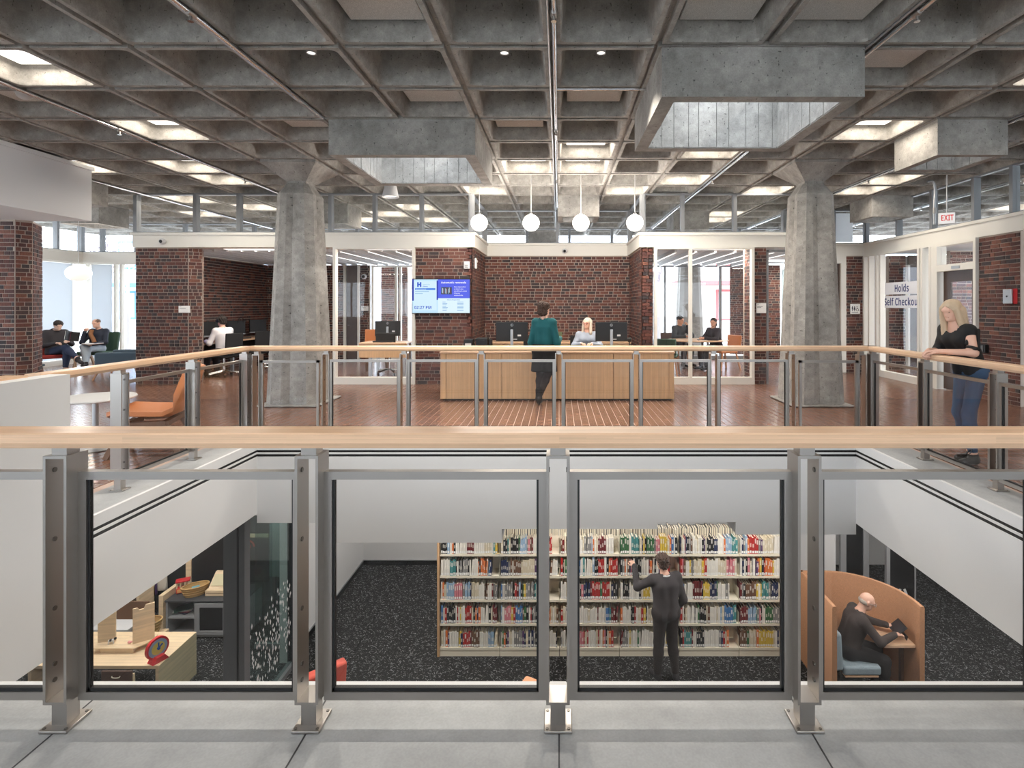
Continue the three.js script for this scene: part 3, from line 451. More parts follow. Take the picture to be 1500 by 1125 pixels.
for (const [x0, turn, label] of [[-3.74, 1, 'short end panel of glass railing at the lounge-side corner'], [3.74, -1, 'short end panel of glass railing at the checkout-side corner']]) {
  const t = thing('corner_railing', label, 'railing', x0, 0, 6.56, 0);
  const s = turn * 0.16, e = turn * 0.86;
  const f = obj('panel_frame', [bx(s, s + turn * 0.03, 0.083, 0.913, -0.016, 0.016), bx(e - turn * 0.03, e, 0.083, 0.913, -0.016, 0.016), bx(s, e, 0.883, 0.913, -0.016, 0.016), bx(s, e, 0.083, 0.113, -0.016, 0.016)], MAT.steel, t);
  obj('glass', bx(s + turn * 0.03, e - turn * 0.03, 0.113, 0.883, -0.004, 0.004), MAT.glass, f);
  obj('post', [bx(s - turn * 0.087, s - turn * 0.077, 0.1, 0.985, -0.047, 0.047), bx(s - turn * 0.01, s, 0.1, 0.985, -0.047, 0.047), bx(s - turn * 0.077, s - turn * 0.01, 0.975, 0.985, -0.047, 0.047), bx(s - turn * 0.077, s - turn * 0.01, 0.1, 0.11, -0.047, 0.047), bx(s - turn * 0.07, s - turn * 0.016, 0.985, 1.02, -0.028, 0.028), bx(s - turn * 0.07, s - turn * 0.016, 0.001, 0.1, -0.028, 0.028)], MAT.steel, t);
}

// ---------------------------------------------------------------- ceiling fixtures
[-9, -6, -3, 0, 3, 6, 9].forEach((i, n) => {
  const x = cx(i), t = thing('ceiling_pipe', ['sprinkler pipe on the rib over the white bulkhead', 'sprinkler pipe on the rib that runs past the luminous coffers to the lounge-side column', 'sprinkler pipe on the rib that ends at the wide skylight well', 'pair of bright conduits on the rib over the service desk', 'sprinkler pipe on the rib beside the largest skylight well', 'sprinkler pipe on the rib beside the small warm-lit skylight well', 'sprinkler pipe on the rib above the self checkout wall'][n], 'pipe', x, HC, 0);
  const end = i === -3 ? 6.45 : 15.8, y = -0.028;
  obj('pipe', [rod([0.02, y, -1], [0.02, y, -end], 0.019)], MAT.chrome, t);
  obj('conduit', [rod([-0.028, y + 0.014, -1], [-0.028, y + 0.014, -end], 0.011)], MAT.alu, t);
  const cl = [], hd = [];
  for (let d = 4.1; d < end; d += 2.754) { cl.push(rod([0.02, y, -d], [0.02, y, -d - 0.08], 0.027), rod([0.02, y, -d - 0.04], [0.02, y - 0.06, -d - 0.04], 0.012)); hd.push(rod([0.02, y - 0.06, -d - 0.04], [0.02, y - 0.066, -d - 0.04], 0.022)); }
  cl.forEach((g) => obj('coupling', g, MAT.steel, t)); hd.forEach((g) => obj('sprinkler_head', g, MAT.chrome, t));
  if (i === 0) obj('branch_pipe', rod([0.02, y, -5.6], [1.0, y, -5.6], 0.015), MAT.chrome, t);
});
[[-3, 0], [-1, 0], [0, 0]].forEach(([i, j]) => {
  const t = thing('downlight', 'small lit cylinder downlight hanging in a dark coffer', 'downlight', cx(i + 0.5), HC + 0.15, cd(j + 0.5), 0, 'cylinder downlights');
  obj('housing', lathe([[0, 0.27], [0.045, 0.27], [0.045, 0], [0.038, 0], [0.038, 0.02]]), MAT.white, t); obj('lens', rod([0, 0.008, 0], [0, 0.02, 0], 0.038), MAT.diffuser, t);
  const l = new THREE.SpotLight(new THREE.Color().setRGB(1, 0.93, 0.82), 30, 0, 0.9, 0.5); l.position.set(0, -0.01, 0); l.target.position.set(0, -3, 0); l.castShadow = true; t.add(l, l.target);
});
const globeLabels = ['frosted globe pendant above the television end of the desk', 'frosted globe pendant above the standing woman in teal', 'frosted globe pendant above the seated librarian', 'frosted globe pendant beside the glass meeting room'];
[702, 778, 851, 930].forEach((u, k) => {
  const d = 9.6, t = thing('globe_pendant', globeLabels[k], 'pendant lamp', U(u, d), V(326.5, d), d, 0, 'row of globe pendants over the desk');
  obj('globe', ball(0, 0, 0, 0.15), MAT.globe, t); obj('stem', rod([0, 0.14, 0], [0, HC - V(326.5, d) + 0.3, 0], 0.007), MAT.white, t); obj('cap', lathe([[0, 0.17], [0.03, 0.17], [0.035, 0.142], [0, 0.142]]), MAT.alu, t);
  const l = new THREE.PointLight(new THREE.Color().setRGB(1, 0.93, 0.84), 5); l.shadow.radius = 6; l.castShadow = true; t.add(l);
});
{
  const t = thing('lounge_pendant', 'flattened white lantern pendant in the lounge windows', 'pendant lamp', U(115, 12), V(400, 12), 12);
  obj('shade', ball(0, 0, 0, 0.235, 1, 0.78, 1), mat(248, 246, 240, 0.6, { emissive: col(255, 250, 238), emissiveIntensity: 0.7 }), t); obj('stem', rod([0, 0.17, 0], [0, HC - V(400, 12) + 0.3, 0], 0.006), MAT.white, t);
  const l = new THREE.PointLight(0xfff0dd, 6); l.castShadow = true; t.add(l);
  const c = thing('cone_pendant', 'white truncated cone lamp under the wide skylight well', 'pendant lamp', U(572, 9.3), V(289, 9.3), 9.3);
  obj('shade', lathe([[0.14, 0], [0.1, 0.19], [0.03, 0.2], [0, 0.2]]), MAT.white, c); obj('stem', rod([0, 0.2, 0], [0, HC - V(289, 9.3) + 0.3, 0], 0.008), MAT.white, c); obj('lamp', rod([0, 0.02, 0], [0, 0.03, 0], 0.1), MAT.diffuser, c);
  const s = thing('smoke_detector', 'clear dome detector on the acoustic panel over the bulkhead', 'detector', cx(-6.5) + 0.05, HC + 0.15, cd(1.5)); obj('base', rod([0, 0, 0], [0, -0.03, 0], 0.09), MAT.white, s); obj('dome', ball(0, -0.03, 0, 0.08, 1, 0.8, 1), MAT.frost, s);
}
// text and signs
function canvasTex(w, h, draw) { const c = document.createElement('canvas'); c.width = w; c.height = h; draw(c.getContext('2d'), w, h); const t = new THREE.CanvasTexture(c); t.colorSpace = THREE.SRGBColorSpace; return t; }
function printed(name, w, h, texture, parent, o = {}) { const g = new THREE.PlaneGeometry(w, h); g.userData.keepUV = true; const m = new THREE.Mesh(g, mat(255, 255, 255, o.rough ?? 0.5, o.emit ? { color: 0x000000, emissive: 0xffffff, emissiveMap: texture, emissiveIntensity: o.emit } : { map: texture })); m.name = name; m.castShadow = m.receiveShadow = true; parent.add(m); return m; }
{
  const d = 9.4, t = thing('exit_sign', 'white exit sign with red letters hung from the ceiling', 'sign', U(1387, d), V(320, d), d, -0.5);
  obj('housing', rb(-0.12, 0.12, -0.1, 0.1, -0.03, 0.03, 0.01), MAT.white, t); obj('rod', rod([0, 0.1, 0], [0, HC - V(320, d) + 0.05, 0], 0.009), MAT.white, t);
  printed('face', 0.22, 0.18, canvasTex(256, 210, (g, w, h) => { g.fillStyle = '#f6f1ee'; g.fillRect(0, 0, w, h); g.fillStyle = '#e0443f'; g.font = 'bold 118px sans-serif'; g.textAlign = 'center'; g.setTransform(0.85, 0, 0, 1.35, 0, 0); g.fillText('EXIT', w / 1.7, 112); }), t, { emit: 0.9 }).position.z = 0.0315;
  const p = thing('ceiling_riser', 'bent grey riser pipe beside the exit sign', 'pipe', U(1368, 9.8), BT, 9.8); obj('pipe', [tube([[-0.12, HC - BT - 0.03, 0], [-0.03, HC - BT - 0.02, 0], [0.01, HC - BT - 0.08, 0], [0.01, 0.3, 0], [0.01, 0.001, 0]], 0.022)], MAT.alu, p); obj('coupling', rod([0.01, 0.2, 0], [0.01, 0.3, 0], 0.03), MAT.steel, p);
}
function camDome(label, x, y, d, s = 1) { const t = thing('security_camera', label, 'camera', x, y, d); obj('housing', ball(0, 0, 0.02, 0.06 * s, 1, 1, 0.8), MAT.white, t); obj('lens', ball(0, -0.005, 0.045 * s, 0.036 * s), MAT.black, t); obj('mount', rod([0, 0, -0.03], [0, 0, 0.01], 0.05 * s), MAT.white, t); }
camDome('white dome camera on the beam above the brick pier', U(241, DF), V(354, DF), DF - 0.05);
camDome('white dome camera on the beam over the desk recess', U(827, DR), V(368, DR), DR - 0.05);
camDome('white dome camera on the lounge window beam', U(109, 14.8), V(376, 14.8), 14.85);
camDome('white dome camera on the brick inside the office', U(532, 15.6), V(405, 15.6), 15.68, 1.3);
function plate(name, label, cat, x, y, d, w, h, turn, tx) { const t = thing(name, label, cat, x, y, d, turn); obj('panel', rb(-w / 2, w / 2, -h / 2, h / 2, 0, 0.012, 0.004, 1), MAT.white, t); if (tx) printed('print', w * 0.94, h * 0.94, tx, t).position.z = 0.0125; return t; }
const roomSign = (lines) => canvasTex(256, 200, (g, w, h) => { g.fillStyle = '#f2f1ee'; g.fillRect(0, 0, w, h); g.fillStyle = '#55555a'; g.fillRect(18, 22, 44, 8); g.fillRect(18, 60, 150, 12); if (lines > 1) g.fillRect(18, 84, 110, 8); g.fillStyle = '#d8d6d2'; g.fillRect(0, 110, w, 3); });
plate('room_sign', 'white room sign on the brick pier beside the alcove', 'sign', U(271, DF), V(453, DF), DF - 0.012, 0.23, 0.14, 0, roomSign(1));
plate('room_sign', 'square white room sign on the pier beside the meeting room', 'sign', U(1114.5, DF), V(451.5, DF), DF - 0.012, 0.2, 0.2, 0, roomSign(2));
plate('room_sign', 'small white room sign on the brick beside the dark office door', 'sign', U(532, 15.6), V(452, 15.6), 15.73, 0.22, 0.14, 0, roomSign(1));
plate('restroom_sign', 'white restroom sign with man, woman and wheelchair symbols', 'sign', U(1252, DR), V(452.5, DR), DR - 0.012, 0.23, 0.24, 0, canvasTex(256, 256, (g, w, h) => {
  g.fillStyle = '#f3f3f1'; g.fillRect(0, 0, w, h); g.fillStyle = '#26303e';
  const man = (x, sk) => { g.beginPath(); g.arc(x, 62, 14, 0, 7); g.fill(); g.beginPath(); if (sk) { g.moveTo(x - 14, 80); g.lineTo(x + 14, 80); g.lineTo(x + 28, 150); g.lineTo(x - 28, 150); } else { g.rect(x - 18, 80, 36, 62); } g.fill(); g.fillRect(x - 12, 140, 10, 50); g.fillRect(x + 2, 140, 10, 50); };
  man(50, false); man(110, true); g.lineWidth = 11; g.strokeStyle = '#26303e'; g.beginPath(); g.arc(186, 150, 32, 0, 7); g.stroke(); g.beginPath(); g.arc(176, 70, 13, 0, 7); g.fill(); g.beginPath(); g.moveTo(176, 84); g.lineTo(178, 128); g.lineTo(212, 128); g.lineTo(232, 180); g.stroke(); g.fillRect(30, 214, 180, 10);
}));
{ // holds / self checkout strips on the glass
  const mk = (txt, y0, y1, label) => { const t = thing('checkout_sign', label, 'sign', RW - 0.035, (y0 + y1) / 2, 11.36, -Math.PI / 2); const w = 1.12, h = y1 - y0; obj('strip', bx(-w / 2, w / 2, -h / 2, h / 2, -0.004, 0.004), mat(226, 227, 231, 0.5), t); printed('lettering', w, h, canvasTex(1024, 240, (g, W, H) => { g.fillStyle = '#e2e3e8'; g.fillRect(0, 0, W, H); g.fillStyle = '#1a2668'; g.font = 'bold 200px sans-serif'; g.textAlign = 'center'; g.setTransform(0.82, 0, 0, 1, 0, 0); g.fillText(txt, W / 1.64 + 20, 192); }), t).position.z = 0.0055; };
  mk('Holds', V(431, 11.36), V(413, 11.36), 'white glass strip lettered Holds in blue'); mk('Self Checkout', V(451, 11.36), V(433, 11.36), 'white glass strip lettered Self Checkout in blue');
  const f = thing('fire_alarm', 'grey and red fire alarm box on the brick wall', 'alarm', RW - 0.008, V(434, 8.6), 8.62, -Math.PI / 2); obj('plate', rb(-0.12, 0.12, -0.12, 0.12, -0.0, 0.02, 0.01, 1), mat(196, 38, 44, 0.5), f); obj('cover', rb(-0.105, 0.06, -0.12, 0.115, 0.02, 0.06, 0.012), MAT.alu, f); obj('button', rod([-0.02, 0, 0.06], [-0.02, 0, 0.066], 0.014), MAT.darkGrey, f);
  const g = thing('intercom_box', 'small dark speaker box on the brick beside the entrance door', 'intercom', RW - 0.008, V(510, 9.2), 9.15, -Math.PI / 2); obj('body', rb(-0.08, 0.08, -0.07, 0.07, 0, 0.07, 0.008), MAT.black, g); obj('grille', rb(-0.05, 0.04, -0.05, 0.05, 0.07, 0.076, 0.003, 1), MAT.midGrey, g);
  const a = thing('alarm_sounder', 'white wall sounder with vents above the television', 'alarm', U(684, DF), V(388.5, DF), DF - 0.008); obj('body', rb(-0.06, 0.06, -0.075, 0.075, 0, 0.05, 0.015), MAT.white, a); obj('vent', [0, 1, 2].map((k) => bx(-0.03, 0.03, -0.05 + k * 0.022, -0.04 + k * 0.022, 0.05, 0.052)), MAT.midGrey, a);
  const b = thing('wall_strobe', 'slim white strobe on the brick return', 'alarm', -1.732, V(386, 11.2), 11.2, Math.PI / 2); obj('body', rb(-0.06, 0.06, -0.11, 0.11, 0, 0.045, 0.02), MAT.white, b); obj('lens', rb(-0.03, 0.03, 0.02, 0.07, 0.045, 0.06, 0.01), MAT.frost, b);
}
{ // television
  const d = DF - 0.02, x0 = U(604.5, d), x1 = U(690, d), y0 = V(459.5, d), y1 = V(408.5, d), t = thing('television', 'wall screen showing a blue library notice and the time', 'television', (x0 + x1) / 2, (y0 + y1) / 2, d), w = x1 - x0, h = y1 - y0;
  obj('bezel', rb(-w / 2, w / 2, -h / 2, h / 2, 0.02, 0.07, 0.008), MAT.black, t); obj('bracket', bx(-0.25, 0.25, -0.15, 0.15, -0.01, 0.02), MAT.black, t);
  printed('screen', w - 0.03, h - 0.03, canvasTex(1280, 740, (g, W, H) => {
    g.fillStyle = '#bfe0f4'; g.fillRect(0, 0, W, H); g.fillStyle = '#2336a8'; g.fillRect(0, 0, 30, 470); g.fillRect(540, 20, 30, 430); g.fillStyle = '#4f5fe4'; g.fillRect(570, 0, 710, 415);
    g.fillStyle = '#cfe9f6'; g.fillRect(30, 40, 510, 640); g.fillStyle = '#2f58c8'; g.fillRect(105, 60, 34, 105); g.fillRect(165, 60, 34, 105); g.fillRect(130, 96, 46, 32); g.font = 'bold 34px sans-serif'; g.fillText('Library', 225, 165); g.fillStyle = '#7fb4dd'; g.font = '32px sans-serif'; g.fillText('community', 225, 122);
    g.fillStyle = '#4a86e0'; g.fillRect(60, 190, 450, 44); g.fillStyle = '#dff0fa'; g.font = 'bold 30px sans-serif'; g.fillText('Announcements', 72, 222); g.fillStyle = '#5d9ad2'; for (const [y, w2] of [[262, 310], [304, 170]]) g.fillRect(60, y, w2, 12);
    g.fillStyle = '#2750c8'; g.font = 'bold 92px sans-serif'; g.fillText('02:27 PM', 38, 650);
    g.fillStyle = '#ffffff'; g.font = 'bold 58px sans-serif'; g.fillText('Automatic renewals', 640, 88); g.font = 'bold 30px sans-serif'; ['Three days before', 'an item is due,', 'we will try to renew', 'it for you', 'automatically.'].forEach((s, k) => g.fillText(s, 930, 175 + k * 46));
    g.fillStyle = '#39465c'; g.fillRect(640, 170, 240, 160); for (let k = 0; k < 12; k++) { g.fillStyle = ['#8fb7d8', '#d8e2ee', '#8a4a50', '#2e3550'][k % 4]; g.fillRect(655 + k * 18, 180 + (k % 3) * 14, 12, 110); }
    g.fillStyle = '#d9eef8'; g.fillRect(570, 415, 710, 325); g.fillStyle = '#3b6fc4'; g.font = 'italic bold 32px sans-serif'; g.fillText('Hours of operation', 770, 460); for (let k = 0; k < 7; k++) { g.fillStyle = '#5b93cf'; g.fillRect(672, 492 + k * 31, 70 + (k * 37) % 50, 9); g.fillRect(1000, 492 + k * 31, 140, 9); }
  }), t, { emit: 1.05 }).position.z = 0.0715;
}

// ---------------------------------------------------------------- service desk
const DESK = 9.0;
{
  const t = thing('service_desk', 'long maple service desk with four front panels', 'desk', 0, 0, DESK), x0 = -1.96, x1 = 1.9, h = 0.81;
  obj('core', bx(x0 + 0.03, x1 - 0.03, 0.03, h - 0.03, -0.95, -0.035), MAT.mapleV, t);
  obj('toe_kick', bx(x0 + 0.04, x1 - 0.04, 0, 0.03, -0.9, -0.05), MAT.black, t);
  const xs = [-1.96, -1.865, U(735, DESK), U(816.5, DESK), U(898.5, DESK), U(980, DESK), 1.9];
  for (let k = 0; k < 6; k++) obj('front_panel', rb(xs[k] + 0.003, xs[k + 1] - 0.003, 0.03, h - 0.035, -0.035, 0, 0.003, 1), MAT.mapleV, t);
  obj('worktop', [rb(x0 - 0.01, x1 + 0.01, h - 0.03, h, -0.95, 0.012, 0.006, 1)], MAT.maple, t);
  obj('side_panel', rb(x0, x0 + 0.03, 0.03, h - 0.03, -0.95, -0.04, 0.003, 1), MAT.mapleV, t); obj('side_panel', rb(x1 - 0.03, x1, 0.03, h - 0.03, -0.95, -0.04, 0.003, 1), MAT.mapleV, t);
  const c = thing('back_counter', 'low maple counter along the recess brick wall', 'counter', 0, 0, 12.1); obj('worktop', rb(-1.7, 1.6, 0.72, 0.76, -0.62, 0, 0.006, 1), MAT.maple, c); obj('cabinet', [bx(-1.68, 1.58, 0.05, 0.72, -0.6, -0.03)], MAT.cream, c); for (let k = 0; k < 6; k++) obj('door', rb(-1.66 + k * 0.54, -1.14 + k * 0.54, 0.08, 0.7, -0.03, -0.012, 0.004, 1), MAT.mapleV, c);
}
function monitor(label, x, y, d, turn, w = 0.53, h = 0.33, o = {}) { // screen faces local +z
  const t = thing('monitor', label, 'monitor', x, y, d, turn, o.group);
  obj('case', rb(-w / 2, w / 2, 0.13, 0.13 + h, -0.02, 0.02, 0.008), MAT.black, t); obj('screen', bx(-w / 2 + 0.012, w / 2 - 0.012, 0.145, 0.13 + h - 0.012, 0.02, 0.0215), o.lit ?? MAT.black, t);
  obj('stand', [rb(-0.025, 0.025, 0.02, 0.34, -0.05, -0.02, 0.008)], MAT.alu, t); obj('foot', rb(-0.13, 0.13, 0.001, 0.02, -0.14, 0.08, 0.008), MAT.alu, t);
  if (o.back) { obj('logo', [new THREE.TorusGeometry(0.022, 0.003, 8, 24).translate(0, 0.13 + h - 0.055, -0.021), beam([0.004, 0.13 + h - 0.036, -0.022], [-0.006, 0.13 + h - 0.07, -0.022], 0.004, 0.002), beam([0.014, 0.13 + h - 0.04, -0.022], [0.004, 0.13 + h - 0.074, -0.022], 0.004, 0.002)], MAT.alu, t); obj('label', [bx(-0.16, -0.1, 0.13 + 0.09, 0.13 + 0.12, -0.0215, -0.02), bx(-0.09, -0.02, 0.16, 0.175, -0.0215, -0.02)], MAT.white, t); }
  if (o.headset) { obj('headset', [new THREE.TorusGeometry(0.07, 0.008, 8, 20, Math.PI).translate(w * 0.28, 0.13 + h, 0), rod([w * 0.28 - 0.07, 0.13 + h - 0.04, -0.02], [w * 0.28 - 0.07, 0.13 + h - 0.04, 0.03], 0.035), rod([w * 0.28 + 0.07, 0.13 + h - 0.04, -0.02], [w * 0.28 + 0.07, 0.13 + h - 0.04, 0.03], 0.035)], MAT.black, t); }
  if (o.bar) obj('sound_bar', bx(-w / 2, w / 2, 0.105, 0.13, -0.01, 0.025), MAT.alu, t);
  return t;
}
monitor('black monitor seen from behind beside the woman in teal', U(750, 9.6), 0.81, 9.6, Math.PI, 0.56, 0.34, { back: true });
monitor('black monitor seen from behind in front of the seated librarian', U(895.5, 9.6), 0.81, 9.6, Math.PI, 0.56, 0.34, { back: true });
{
  const p = thing('receipt_printer', 'black receipt printer with white label on the desk', 'printer', U(687, 9.6), 0.81, 9.6); obj('body', rb(-0.08, 0.08, 0, 0.17, -0.12, 0.08, 0.015), MAT.black, p); obj('label', bx(-0.055, 0.05, 0.06, 0.1, 0.08, 0.082), MAT.white, p);
  const q = thing('desk_printer', 'wider black printer beside the receipt printer', 'printer', U(707, 9.65), 0.81, 9.65); obj('body', rb(-0.11, 0.1, 0, 0.19, -0.15, 0.1, 0.02), MAT.black, q); obj('tray', rb(-0.09, 0.09, 0.02, 0.04, 0.1, 0.17, 0.005), MAT.midGrey, q); obj('handset', rb(0.11, 0.17, 0, 0.17, -0.06, 0.06, 0.02), MAT.black, q);
  const w = thing('webcam', 'small black webcam on a stand at the desk', 'webcam', U(922, 9.7), 0.81, 9.7); obj('head', ball(0, 0.15, 0, 0.045), MAT.black, w); obj('stand', [rod([0, 0, 0], [0, 0.12, 0], 0.01), rod([0, 0, 0], [0, 0.01, 0], 0.05)], MAT.black, w);
  const k = thing('keyboard', 'black keyboard on the desk before the librarian', 'keyboard', U(890, 9.25), 0.811, 9.25); obj('body', rb(-0.22, 0.22, 0, 0.02, -0.07, 0.07, 0.006), MAT.black, k); obj('key_bed', bx(-0.205, 0.205, 0.02, 0.024, -0.055, 0.055), MAT.darkGrey, k);
  const k2 = copy(k, U(752, 9.25), 0.811, 9.25, 0, 'black keyboard on the desk behind the monitor by the woman in teal');
  const pp = thing('paper_sheet', 'white sheets of paper lying on the desk', 'paper', U(850, 9.2), 0.811, 9.2); obj('sheet', bx(-0.16, 0.12, 0, 0.003, -0.11, 0.1), MAT.white, pp); obj('sheet', bx(-0.05, 0.2, 0.003, 0.006, -0.07, 0.13).rotateY(0.2), MAT.white, pp);
  const tr = thing('desk_tray', 'low black tray of small items at the desk end', 'tray', U(955, 9.35), 0.811, 9.35); obj('base', rb(-0.22, 0.22, 0, 0.02, -0.12, 0.12, 0.005), MAT.black, tr); obj('box', rb(-0.2, -0.02, 0.02, 0.055, -0.1, 0.06, 0.005), MAT.darkGrey, tr); obj('cup', rod([0.12, 0.02, 0], [0.12, 0.07, 0], 0.035), MAT.blackMatte, tr);
  const td = thing('desk_papers', 'black scanner mat and red stapler on the desk end', 'scanner', U(690, 9.25), 0.811, 9.25); obj('mat', rb(-0.2, 0.25, 0, 0.015, -0.1, 0.1, 0.005), MAT.black, td); obj('stapler', rb(0.05, 0.2, 0.015, 0.045, 0.02, 0.06, 0.01), mat(190, 40, 40, 0.4), td);
}
// ---------------------------------------------------------------- chairs
function officeChair(label, x, d, turn, group, y = 0) { // faces +z
  const t = thing('office_chair', label, 'chair', x, y, d, turn, group);
  obj('seat', rb(-0.24, 0.24, 0.42, 0.48, -0.23, 0.24, 0.03), MAT.blackMatte, t); obj('backrest', rb(-0.22, 0.22, 0.56, 0.98, -0.27, -0.23, 0.02).rotateX(-0.06), MAT.blackMatte, t);
  obj('column', rod([0, 0.12, 0], [0, 0.42, 0], 0.028), MAT.chrome, t); obj('back_arm', beam([0, 0.42, -0.12], [0, 0.64, -0.27], 0.06, 0.02), MAT.black, t);
  for (let k = 0; k < 5; k++) { const a = k * 1.2566 + 0.3, l = obj('base_leg', beam([0, 0.13, 0], [Math.cos(a) * 0.3, 0.08, Math.sin(a) * 0.3], 0.04, 0.03), MAT.chrome, t); obj('caster', rod([Math.cos(a) * 0.3 - 0.012, 0.032, Math.sin(a) * 0.3], [Math.cos(a) * 0.3 + 0.012, 0.032, Math.sin(a) * 0.3], 0.03), MAT.black, l); }
  return t;
}
function loungeChair(label, x, d, turn, seatMat, legMat, o = {}) {
  const t = thing('lounge_chair', label, 'chair', x, 0, d, turn); const w = 0.29;
  obj('seat', rb(-w, w, 0.34, 0.43, -0.26, 0.32, 0.03).rotateX(-0.04), seatMat, t);
  obj('backrest', rb(-w, w, 0, 0.5, -0.05, 0.05, 0.03).rotateX(-0.22).translate(0, 0.4, -0.26), seatMat, t);
  for (const s of [-1, 1]) { obj('leg', beam([s * (w + 0.02), 0, 0.36], [s * w, 0.4, 0.24], 0.035, 0.05), legMat, t); obj('leg', beam([s * (w + 0.02), 0, -0.4], [s * w, 0.4, -0.18], 0.035, 0.05), legMat, t); obj('side_rail', beam([s * (w + 0.005), 0.33, 0.28], [s * (w + 0.005), 0.33, -0.26], 0.03, 0.05), legMat, t); }
  return t;
}
const redFab = mat(150, 48, 42, 0.8), greenFab = mat(52, 78, 62, 0.8), blueFab = mat(72, 88, 100, 0.85), tan = mat(196, 122, 74, 0.45);
const deskChair1 = officeChair('black office chair behind the desk beside the back-facing monitor', U(782, 10.5), 10.5, 0);
officeChair('black office chair that the librarian sits in', U(852, 10.75), 10.72, 0);
loungeChair('red upholstered lounge chair under the young reader', U(80, 12.7), 12.7, 0.95, redFab, mat(176, 140, 108, 0.5));
loungeChair('green upholstered lounge chair under the reading woman', U(143, 13.6), 13.6, 0.15, greenFab, mat(176, 140, 108, 0.5));
{ // dark armchair with its back to the brick pier
  const t = thing('armchair', 'slate blue armchair on splayed wooden legs beside the brick pier', 'armchair', U(182, 11.9), 0, 11.9, -1.25);
  obj('seat', rb(-0.36, 0.36, 0.28, 0.44, -0.36, 0.36, 0.05), blueFab, t); obj('backrest', rb(-0.4, 0.4, 0.3, 0.78, -0.48, -0.34, 0.05), blueFab, t); obj('arm', rb(-0.46, -0.36, 0.26, 0.58, -0.42, 0.36, 0.04), blueFab, t); obj('arm', rb(0.36, 0.46, 0.26, 0.58, -0.42, 0.36, 0.04), blueFab, t);
  for (const [a, b] of [[1, 1], [1, -1], [-1, 1], [-1, -1]]) obj('leg', beam([a * 0.4, 0, b * 0.4], [a * 0.3, 0.28, b * 0.3], 0.03, 0.03), mat(176, 130, 96, 0.5), t);
  const s = thing('small_stool', 'low dark stool beside the red lounge chair', 'stool', U(40, 11.6), 0, 11.6); obj('top', rb(-0.2, 0.2, 0.26, 0.31, -0.2, 0.2, 0.02), blueFab, s); for (const [a, b] of [[1, 1], [1, -1], [-1, 1], [-1, -1]]) obj('leg', beam([a * 0.19, 0, b * 0.19], [a * 0.15, 0.26, b * 0.15], 0.028, 0.028), MAT.walnut, s);
}
{ // tan shell lounge chair by the railing
  const t = thing('shell_chair', 'tan leather shell chair with walnut legs by the railing', 'chair', -4.38, 0, 5.95, -1.25);
  const prof = [[0.36, 0.40], [0.3, 0.425], [0.1, 0.40], [-0.14, 0.385], [-0.24, 0.43], [-0.31, 0.6], [-0.37, 0.8], [-0.41, 0.92]]; const rings = [];
  const W = [0.25, 0.29, 0.31, 0.31, 0.31, 0.29, 0.24, 0.15];
  prof.forEach(([z, y], k) => { const r = [], th = 0.022, n = 8; for (let q = 0; q <= n; q++) { const s = -1 + 2 * q / n; r.push([s * W[k], y + th + 0.05 * s * s * (k < 5 ? 1 : 0.2), z + (k >= 5 ? 0.07 * s * s : 0)]); } for (let q = n; q >= 0; q--) { const s = -1 + 2 * q / n; r.push([s * W[k], y - th + 0.05 * s * s * (k < 5 ? 1 : 0.2) - (k >= 5 ? 0 : 0.0), z + (k >= 5 ? 0.07 * s * s - 0.045 : -0.0)]); } rings.push(r); });
  obj('shell', toCreasedNormals(loftRings(rings), 0.9), tan, t);
  obj('underframe', [beam([-0.26, 0.33, 0.22], [0.26, 0.33, 0.22], 0.05, 0.06), beam([-0.26, 0.33, -0.16], [0.26, 0.33, -0.16], 0.05, 0.06), beam([-0.24, 0.33, 0.22], [-0.24, 0.33, -0.16], 0.06, 0.05), beam([0.24, 0.33, 0.22], [0.24, 0.33, -0.16], 0.06, 0.05)], MAT.walnut, t);
  for (const [a, b] of [[1, 1], [1, -1], [-1, 1], [-1, -1]]) obj('leg', beam([a * 0.3, 0, b * 0.32 + 0.03], [a * 0.23, 0.34, b * 0.18 + 0.03], 0.045, 0.045), MAT.walnut, t);
  const w = thing('round_table', 'round white pedestal table beside the tan chair', 'table', U(140, 6.0), 0, 6.0); obj('top', lathe([[0, 0.545], [0.36, 0.545], [0.37, 0.555], [0.36, 0.57], [0, 0.57]], 40), MAT.white, w); obj('pedestal', rod([0, 0.01, 0], [0, 0.545, 0], 0.03), MAT.alu, w); obj('foot', lathe([[0, 0.02], [0.05, 0.02], [0.22, 0.008], [0.22, 0], [0, 0]], 32), MAT.alu, w);
}
